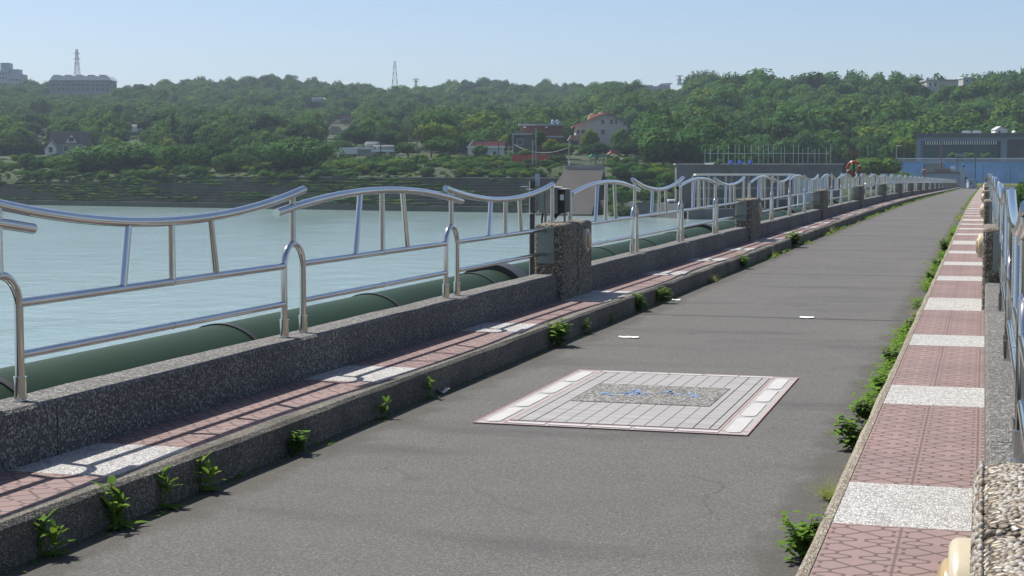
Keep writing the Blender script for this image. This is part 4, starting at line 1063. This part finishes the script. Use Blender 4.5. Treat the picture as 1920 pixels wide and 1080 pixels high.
# long institutional building and towers on the skyline
P=Px('building',153,182,1000,'long grey institutional building on the left skyline with pale broken roof','building')
P.part('wall',m_instwall,(93,209,151,182,0,14)); P.poly('roof',m_roofw,[(95,151),(101,142.5),(205,143.5),(211,151)],-2,15)
for i in range(5):
    x=99+i*21.5; P.part('skylight',m_roofg,(x,x+10,140.2,142.3,2,9))
for i in range(12): P.window(98+i*9.2,103+i*9.2,157.5,162,frame=m_instwall); P.window(98+i*9.2,103+i*9.2,165.5,170,frame=m_instwall)
for cx,x0,x1,y0,lab,ex in ((8,-8,17,118,'tall grey tower block at the left edge of the skyline',()),(29,17.5,41,130,'stepped grey block beside the tower at the left edge',())):
    P=Px('building',cx,165,1150,lab,'building'); P.part('wall',m_greywall,(x0,x1,y0+(14 if cx<10 else 9),165,0,14)); P.part('tower' if cx<10 else 'upper_wall',m_gblock,(x0+9 if cx<10 else x0+1,x1 if cx<10 else x1-6,y0,y0+(13.9 if cx<10 else 8.9),1,10))
    for i in range(4): P.window(x0+2+i*5.4,x0+5+i*5.4,y0+18,y0+22,frame=m_greywall); P.window(x0+2+i*5.4,x0+5+i*5.4,y0+26,y0+30,frame=m_greywall)
# lattice masts
def mast(cx,yb,yt,w0,w1,Z,lab,arms,mat,mat2=None):
    P=Px('lattice_mast',cx,yb,Z,lab,'pylon','lattice masts on the skyline'); k=P.k; H=(yb-yt)*k; n=9
    mb=MB(); r=max(.14,.30*k*1.1)
    def c(i,sx,sy):
        t=i/n; wd=(w0*(1-t)**1.3+w1)*k/2; return (sx*wd,sy*wd,H*t)
    for i in range(n):
        for sx in (-1,1):
            for sy in (-1,1): mb.tube([c(i,sx,sy),c(i+1,sx,sy)],r,5,i%2 if mat2 else 0)
            mb.tube([c(i,sx,-1),c(i+1,-sx,-1)],r*.6,4); mb.tube([c(i,sx,1),c(i+1,-sx,1)],r*.6,4); mb.tube([c(i,-1,sx),c(i+1,1,sx)],r*.6,4)
        mb.tube([c(i+1,-1,-1),c(i+1,1,-1)],r*.7,4)
    mb.obj('lattice',[mat,mat2 or mat],P.t)
    for (y,wd) in arms:
        m=MB(); z=(yb-y)*k; m.tube([(-wd*k/2,0,z),(0,0,z+.9),(wd*k/2,0,z)],r,5); m.tube([(-wd*k/2,0,z),(wd*k/2,0,z)],r,5); m.obj('cross_arm',mat,P.t)
mast(145,150,93,8.5,3.0,1040,'steel lattice pylon behind the institutional building',[(101,12),(111,13),(120,11)],m_pole)
mast(740.5,176,115,10,3.2,1060,'tall red and white lattice mast left of centre',[],m_lwhite,m_orange)
mast(780,172,148,5,2,1075,'faint pylon right of the red and white mast',[(149,14),(153,11)],m_pole)
mast(1274,160,142,5,3,1060,'faint pylon above the right-hand skyline roofs',[(143,16),(150,14)],m_pole)
# utility poles on the shore
def upole(px,yb,yt,Z,lab,arm=0,mat=m_dpole,wpx=2.2,name='utility_pole',grp='utility poles on the far shore'):
    P=Px(name,px,yb,Z,lab,'pole',grp); k=P.k; mb=MB(); mb.tube([(0,0,-.4),(0,0,(yb-yt)*k)],[wpx*k/2,wpx*k/2*.75],8); mb.obj('shaft',mat,P.t)
    if arm: P.part('cross_arm',mat,(px-arm,px+arm,yt+2,yt+3.2,-.1,.1))
for q in ((612,296,245,shz(612,70),'dark pole left of the pale sheds',4),(714,294,258,shz(714,52),'short pole with cross arm at the awning shed',5),(782,296,234,shz(782,56),'tall wooden pole by the yellow-green tree',3),(904,303,265,shz(904,44),'pole in front of the red-roofed shed, left one',0),(935,303,265,shz(935,44),'pole in front of the red-roofed shed, right one',0),
 (954,304,272,shz(954,44),'short grey pole left of the red fence',0),(962,304,253,shz(962,46),'grey pole at the left corner of the brick building',0),(999,306,262,shz(999,30),'left of the twin grey poles before the red fence',0),(1005,306,240,shz(1005,30),'right of the twin grey poles before the red fence',0),(1067,307,262,shz(1067,30),'grey pole at the top of the slipway',0),(413,292,250,480,'dark pole among the trees right of the conifer',3)):
    upole(*q,mat=m_pole if 'grey' in q[4] else m_dpole)
def wire(a,b,sag,lab):
    A=at(*a);B=at(*b); mb=MB(); mb.tube([A.lerp(B,i/10)-Vector((0,0,sag*4*(i/10)*(1-i/10))) for i in range(11)],.045,4)
    tag(mb.obj('power_line',m_pole),lab,'cable','power lines on the far shore')
wire((413,252,480),(560,262,470),1.2,'upper pale cable crossing the left trees'); wire((425,270,478),(612,272,shz(612,70)),.8,'lower pale cable crossing the left trees')
wire((962,270,shz(962,46)),(1067,276,shz(1067,30)),1.5,'pale cable sagging across the brick building')
# red fence, slipway and things on top
P=Px('sheet_fence',988,303,shz(988,36),'bright red sheet fence in front of the brick building','fence')
for i,(a,b) in enumerate(((960,975),(976,987),(988,1004),(1005,1030))): P.part('panel',m_redsheet,(a,b-.4,290+(i%2)*.6,303,0,.12))
P.part('fence_post',m_dpole,*[(x,x+1,289.5,304,.13,.3) for x in (960,975,987,1004,1029)])
def slipway():
    t=empty('slipway',(0,0,0),0,'steep grey concrete slipway running down to the water','slipway')
    a,b=at(1060,317,306),at(1133,317,306); c,d=at(1004,402,288),at(1109,402,285)
    mb=MB(); v=[a,b,d,c]; off=Vector((0,3,-6)); mb.add(v+[p+off for p in v],[(0,1,2,3),(4,7,6,5),(0,3,7,4),(1,5,6,2),(0,4,5,1),(3,2,6,7)]); mb.obj('ramp',m_slip,t)
    mb=MB(); e=Vector((0,.5,0)); up=Vector((0,0,.75)); mb.add([a,b,b+up,a+up,a+e,b+e,b+up+e,a+up+e],[(0,1,2,3),(4,7,6,5),(0,4,5,1),(1,5,6,2),(2,6,7,3),(3,7,4,0)]); mb.obj('head_wall',m_conc,t)
    tf=empty('railing',a+up,0,'dark picket fence along the top of the slipway','fence'); 
    for q in (0,1):
        mb=MB()
        if q==0:
            for i in range(26):
                p=(b-a)*(i/25); mb.tube([p,p+Vector((0,0,.95))],.035,5)
            mb.obj('picket',m_dpole,tf)
        else:
            mb.tube([Vector((0,0,.8)),(b-a)+Vector((0,0,.8))],.03,5); mb.obj('rail',m_dpole,tf)
    P=Px('bollard',1067,313,307,'white post at the top left corner of the slipway','post'); mb=MB(); k=P.k; mb.lathe([(2*k,0),(2*k,9*k),(2.4*k,9.2*k),(1.8*k,11*k),(.2*k,11.6*k)],10); mb.obj('shaft',m_lwhite,P.t)
    mb=MB(); A,B=at(1112,396,296),at(1280,404,268); o=Vector((0,4,0)); 
    zb=WATER-1
    q=[A,B]; v=[]
    for p in q: v+=[Vector((p.x,p.y,zb)),Vector((p.x,p.y,z_of(378,285))),Vector((p.x,p.y+5,z_of(378,285))),Vector((p.x,p.y+5,zb))]
    mb.add(v,[(0,1,2,3),(4,7,6,5),(0,4,5,1),(1,5,6,2),(2,6,7,3),(3,7,4,0)])
    tag(mb.obj('retaining_wall',m_dconc),'dark low wall at the waterline right of the slipway','wall')
slipway()
P=Px('pavilion',1128,309,345,'open pavilion with a green sheet roof above the slipway','pavilion')
P.poly('roof',m_roofgr,[(1105,293.5),(1109,289.5),(1143,289.5),(1143,293.5)],-2,3); P.part('post',m_pole,*[(x,x+1,293.5,310,d,d+.15) for x in (1107,1117,1132,1141) for d in (-1.6,2.5)])
P=Px('temple',1152,309,352,'small red shrine with curved roof beside the green pavilion','shrine')
P.part('wall',m_brick,(1140,1161,293,309,0,5)); P.poly('roof',m_roofr,[(1135,293.5),(1146,284),(1144,280.5),(1150,282.5),(1158,281),(1166,292),(1157,288.5),(1150,286.5)],-1,6); P.part('pillar',m_red,(1139.6,1141,293.6,309,-.6,-.2),(1158,1159.4,293.6,309,-.6,-.2))
P=Px('incense_burner',1168,309,348,'little stone lantern house right of the red shrine','lantern'); P.part('base',m_conc,(1163,1173,301,309,0,1.2)); P.poly('roof',m_greywall,[(1160,301.5),(1168,296),(1176,301.5)],-.4,1.6)
# intake structure in the water
def intake():
    Zi=266; P=Px('intake_structure',1430,412,Zi,'big grey concrete intake wall standing in the lake','intake')
    P.part('wall',m_dconc,(1275,1592,309,425,6,9)); P.part('coping',m_conc,(1272,1594,306.5,309,5.6,9.3))
    P.part('deck_beam',m_tanwall,(1303,1488,326,329.5,-1,3)); P.part('lower_slab',m_dconc,(1290,1560,392,425,-.5,5.9))
    for x in (1296,1326,1358,1390,1422,1455,1484):
        P.part('column',m_conc,(x,x+3.4,329.6,392,-.6,-.1)); 
    for x in (1310,1342,1374,1406,1438): P.part('column',m_conc,(x,x+2.6,329.6,392,2.4,2.9))
    for y in (352,372): P.part('cross_bar',m_gblock,(1300,1484,y,y+1.4,-.3,-.14))
    P.part('gate_panel',m_gblock,(1500,1550,335,392,2,3))
intake()
t0=Px('net_fence',1425,309,276,'row of tall pale net poles along the top of the intake wall','net fence')
for i,x in enumerate(np.linspace(1325,1558,23)):
    mb=MB(); k=t0.k; x=float(x)+random.uniform(-4,4); mb.tube([((x-1425)*k,0,-.3),((x-1425)*k,0,(309-random.uniform(270,280))*k)],.034,6); mb.obj('net_pole',m_netpole,t0.t)
t0.part('cable',m_netpole,(1325,1555,287.4,288.2,-.05,.05))
for x,lab in ((1371,'leftmost of the three blue barrels on the intake wall'),(1388,'middle of the three blue barrels on the intake wall'),(1407,'rightmost of the three blue barrels on the intake wall')):
    P=Px('barrel',x,308.6,271,lab,'barrel','blue barrels on the intake wall'); k=P.k; mb=MB(); mb.lathe([(3.6*k,0),(4.2*k,2*k),(4.2*k,6*k),(3.4*k,7.6*k)],12); mb.obj('drum',m_bluepl,P.t)
P=Px('rowing_boat',1329,308.6,271,'small white boat lying on the left end of the intake wall','boat'); P.poly('hull',m_lwhite,[(1320,305.4),(1322,308.6),(1336,308.6),(1339,305)],-.5,.5); P.part('cover',m_dpole,(1338,1350,306.4,308.5,-.4,.4))
P=Px('pontoon',1259,391.5,272,'white floating pontoon at the waterline left of the intake','pontoon'); P.part('deck',m_lwhite,(1253,1266,374,377.5,0,2)); P.part('float',m_dconc,(1254,1265,377.6,392,.2,1.8))
# blue wall, building and gate at the far end of the bridge
P=Px('painted_wall',1800,352,325,'bright blue painted wall across the end of the bridge','wall',turn=-YAW)
P.part('wall',m_blue,(1668,1960,304,352,0,.4)); P.part('coping',m_gblock,(1667,1961,302,304,-.1,.5))
P.part('buttress',m_conc,(1738,1770,306,340,-.6,-.02))
P=Px('guard_rail',1800,301.8,326,'double pale guard rail on top of the blue wall','railing',turn=-YAW)
P.part('rail',m_lwhite,(1686,1950,296.6,297.8,0,.1),(1686,1950,299.6,300.4,0,.1)); P.part('rail_post',m_pole,*[(x,x+.8,296.4,302,.11,.2) for x in range(1688,1950,20)])
P=Px('building',1822,340,352,'large blue-grey hall with a deep green panel framed by dark slots','building',turn=-YAW)
P.part('frame',m_bldg,(1720,1733,256,340,0,20),(1733,1872,256,264.5,0,20),(1872,1884,256,340,0,20),(1884,1960,256,262,0,20))
P.part('roof_slab',m_dconc,(1718,1962,250,256,-.8,20.5)); P.part('panel',m_bldgin,(1733,1872,264.5,340,.5,19.5)); P.part('panel',m_dconc,(1884,1960,262,340,.6,19.5))
P.part('mullion',m_lwhite,*[(1736+i*4.25,1736+i*4.25+1.7,264.6,271.5,.1,.45) for i in range(31)])
P.part('slot',m_glass,(1735,1866,264.6,271.5,.455,.49)); P.part('slot',m_glass,*[(1728,1732.8,265+i*4.6,267+i*4.6,-.03,.02) for i in range(9)]); P.part('slot',m_glass,*[(1868,1874,265+i*4.6,267+i*4.6,-.03,.45) for i in range(9)])
P.part('entrance_canopy',m_bldg,(1790,1810,288,294,-1.5,.45)); P.part('entrance',m_black,(1792,1808,294,305,.3,.47))
P=Px('roof_vent',1822,250,356,'pair of white rounded vents on the hall roof','vent',turn=-YAW)
for x in (1803,1822): P.poly('hood',m_lwhite,[(x,250),(x+1,246),(x+5,244.5),(x+14,244.5),(x+17,246.5),(x+18,250)],0,4)
P=Px('roof_hut',1878,250,357,'small white gabled hut on the hall roof','hut'); P.poly('wall',m_wwall,[(1866,250),(1866,243),(1876,237.5),(1889,243),(1889,250)],0,3); P.poly('roof',m_greywall,[(1865,243.6),(1876,236.6),(1891,243),(1891,244),(1876,237.8),(1866,244.2)],-.4,3.4); P.part('door',m_glass,(1872,1876,245,250,-.05,.02))
P=Px('roof_tank',1901,250,357,'white dome tank right of the roof hut','tank'); mb=MB(); k=P.k; mb.lathe([(4*k,0),(3.8*k,2.5*k),(2.4*k,4.6*k),(.3*k,5.4*k)],14); mb.obj('dome',m_lwhite,P.t)
P=Px('gate_house',1778,352,292,'pale blue-grey gate block at the far end of the water-side railing','gate house',turn=-YAW)
P.part('wall',m_gblock,(1742,1806,325,353,0,5)); P.part('tower',m_gblock,(1799,1813,318,353,-.6,4)); P.part('roof_slab',m_dconc,(1740,1799,322.5,325,-.3,5.3)); P.part('door',m_black,(1808,1812,332,342,-.68,-.61))
P.part('hand_rail',m_pole,(1742,1798,315.5,316.3,0,.06),(1742,1798,319,319.6,0,.06),*[(x,x+.6,315.5,322.4,.07,.13) for x in range(1742,1800,8)])
P.part('roof_beam',m_rust,(1752,1782,317,322.4,1.5,3)); P.part('white_hood',m_lwhite,(1781,1789,312,318,1,2.2)); P.part('hood_base',m_pole,(1782.5,1787.5,318,322.4,1.2,2)); 
mb=MB(); k=P.k; mb.lathe([(.6*k,0),(.6*k,5*k),(2.6*k,6*k),(2.2*k,8.5*k),(.3*k,10*k)],10,0,Matrix.Translation(((1804.5-P.cx)*k,1.5,(P.yb-318)*k))); mb.obj('siren',m_black,P.t)
P=Px('equipment_box',1824,354,288,'grey-blue metal cabinet on the road at the bridge end','cabinet'); P.part('body',m_gblock,(1816,1831.5,339,354,0,1.4)); P.part('lid',m_bldg,(1815,1832.5,337,339,-.15,1.55)); P.part('vent',m_black,(1819,1822,343,346,-.05,-.005))
for q in ((1680,352,273,312,'lamp pole with a short arm left of the blue wall',m_pole,1.8),(1764,340,265,318,'brown twin pole in front of the hall',m_rust,2.6),(1828,345,280,306,'dark pole standing before the blue wall',m_dpole,2.2),(1794,340,297,312,'short rusty post above the gate block',m_rust,2.0),(1843,350,308,306,'thin dark pole right of the dark pole',m_dpole,1.1),(1862,350,312,306,'thin pale pole nearest the right railing end',m_pole,1.0),(1894,350,312,306,'thin dark pole before the pale end of the blue wall',m_dpole,1.2)):
    upole(q[0],q[1],q[2],q[3],q[4],0,q[5],q[6],'lamp_pole' if 'lamp' in q[4] else 'pole','poles at the bridge end')
P=Px('street_light',1686,278,312,'small lamp head on its arm at the pole left of the hall','lamp'); P.part('head',m_lwhite,(1681.2,1690,272.4,274,-.15,.15))
mb=MB(); v=[]
for px,Z in ((1640,286),(1950,286),(1950,326),(1640,326)): p=at(px,345,Z); v.append((p.x,p.y,road_z(286)-.02))
mb.add(v,[(0,1,2,3)]); tag(mb.obj('forecourt',m_asph),'asphalt forecourt at the bridge end','forecourt',kind='structure')
mb=MB(); g=random.Random(8)
for i in range(1500):
    p=at(g.uniform(1815,1950),345,g.uniform(318,324)); a=g.uniform(0,6.28); leaf(mb,(p.x,p.y,road_z(286)-.02),(math.cos(a),math.sin(a),1.3),g.uniform(.4,1.1),.12,.3)
tag(mb.obj('grass',m_grass),'strip of yellow-green grass at the foot of the blue wall','grass',kind='stuff')

# lifebuoys on posts by the railing
def lifebuoy(s,X,mat,mat2,lab,labp,zc=1.95,post=2.35):
    z=road_z(s); t=empty('lifebuoy_post',(X,s,z),0,labp,'post','lifebuoy posts'); mb=MB(); mb.box(-.04,.04,-.03,.03,-.4,post); mb.obj('shaft',m_dpole,t); mb=MB(); mb.box(-.055,.055,-.045,-.031,post-.4,post-.02); mb.obj('notice_board',m_rust,t)
    t=empty('lifebuoy',(X,s-.15,z+zc),0,lab,'lifebuoy','lifebuoys'); mb=MB(); n=32; Rr,r=.235,.055
    pts=[(Rr*math.cos(2*math.pi*i/n),0,Rr*math.sin(2*math.pi*i/n)) for i in range(n+1)]
    mb.tube(pts,r,10,0,False); mb.obj('ring',mat,t)
    for q in range(4):
        a0=q*math.pi/2+.3; m=MB(); m.tube([(Rr*math.cos(a0+j*.05),0,Rr*math.sin(a0+j*.05)) for j in range(5)],r+.006,10); m.obj('band',mat2,t)
pq=onz(1600,372,0); 
def s_for(px,X):
    r=ray(px,330); return X/r[0]*r[1]
lifebuoy(s_for(1601,-4.95),-4.95,m_red,m_lwhite,'red lifebuoy hung above the water-side railing','dark post carrying the red lifebuoy',1.72,2.55)
lifebuoy(s_for(1733,-4.95),-4.95,m_orange,m_gtile,'faded orange lifebuoy farther along the railing','dark post carrying the faded lifebuoy',1.9,2.6)

# control cabinet and gauge post behind the first visible pillar
s1=S0+BAY
t=empty('control_cabinet',(-4.70,s1,1.05),0,'pair of grey control boxes above the first visible pillar','cabinet')
mb=MB(); mb.bbox(-.15,.055,-.20,-.02,.085,.375,.01); mb.obj('large_box',m_cab,t)
mb=MB(); mb.bbox(.056,.135,-.12,.10,.095,.355,.008); mb.obj('small_box',m_black,t)
mb=MB(); mb.box(-.02,.07,-.24,.02,.377,.388); mb.obj('rain_cover',m_roofw,t)
mb=MB(); mb.box(.058,.14,-.15,.10,.358,.366); mb.obj('rain_cover',m_roofw,t)
mb=MB(); mb.box(-.065,.045,-.215,-.201,.10,.36); dr=mb.obj('door',m_cab,t)
mb=MB(); mb.box(.005,.022,-.225,-.216,.19,.235); mb.obj('handle',m_black,dr)
mb=MB(); mb.box(-.14,-.085,-.208,-.201,.10,.36); mb.obj('side_panel',m_plate,t)
mb=MB(); mb.box(.078,.122,-.126,-.121,.235,.30); mb.obj('label_plate',m_lwhite,t)
for x,q in ((-.1,-.1),(.1,.0)):
    mb=MB(); mb.tube([(x,q,-.03),(x,q,.10)],.014,8); mb.obj('support',m_pole,t)
for pts,r in (([(-.13,-.1,.09),(-.14,-.1,.03),(-.15,-.1,-.2)],.012),([(.03,-.1,.09),(-.0,-.12,.04),(-.05,-.14,-.01)],.012),([(.08,-.08,.10),(.05,-.12,.07),(.0,-.16,-.01)],.014)):
    mb=MB(); mb.tube(pts,r,6); mb.obj('cable',m_rubber,t)
mb=MB(); mb.tube([(.10,-.05,.10),(.06,-.1,.085),(.02,-.13,.05)],.012,6); mb.obj('conduit',m_rust,t)
t=empty('gauge_post',(-4.94,s1-.15,-.4),0,'dark gauge post with small rungs and a blue sign left of the control boxes','post')
mb=MB(); mb.box(-.022,.022,-.02,.02,0,1.9); mb.obj('shaft',m_dpole,t)
mb=MB(); mb.box(-.034,-.023,-.02,.02,0,1.9); mb.obj('edge_rail',m_roofw,t)
for z,x0 in ((1.835,-.13),(1.805,-.07),(1.53,-.07)):
    mb=MB(); mb.box(x0,x0+.085,-.032,-.021,z,z+.008); mb.obj('rung',m_lwhite,t)
mb=MB(); mb.box(.024,.078,.02,.028,1.845,1.985); mb.obj('sign_board',m_gblock,t)

# ------------------------------------------------------------------ air
HAZE=True
if HAZE:
    N=NT('haze_air'); N.t.nodes.remove(N.bsdf); pv=N.n('ShaderNodeVolumePrincipled'); pv.inputs['Color'].default_value=(.70,.84,1,1); pv.inputs['Density'].default_value=.0002; pv.inputs['Anisotropy'].default_value=0
    N.l(pv.outputs[0],N.out.inputs['Volume'])
    mb=MB(); mb.box(-1500,900,-90,1500,-40,90)
    o=mb.obj('haze',N.mat); tag(o,'thin blue air haze over the lake and hills','haze',kind='stuff')
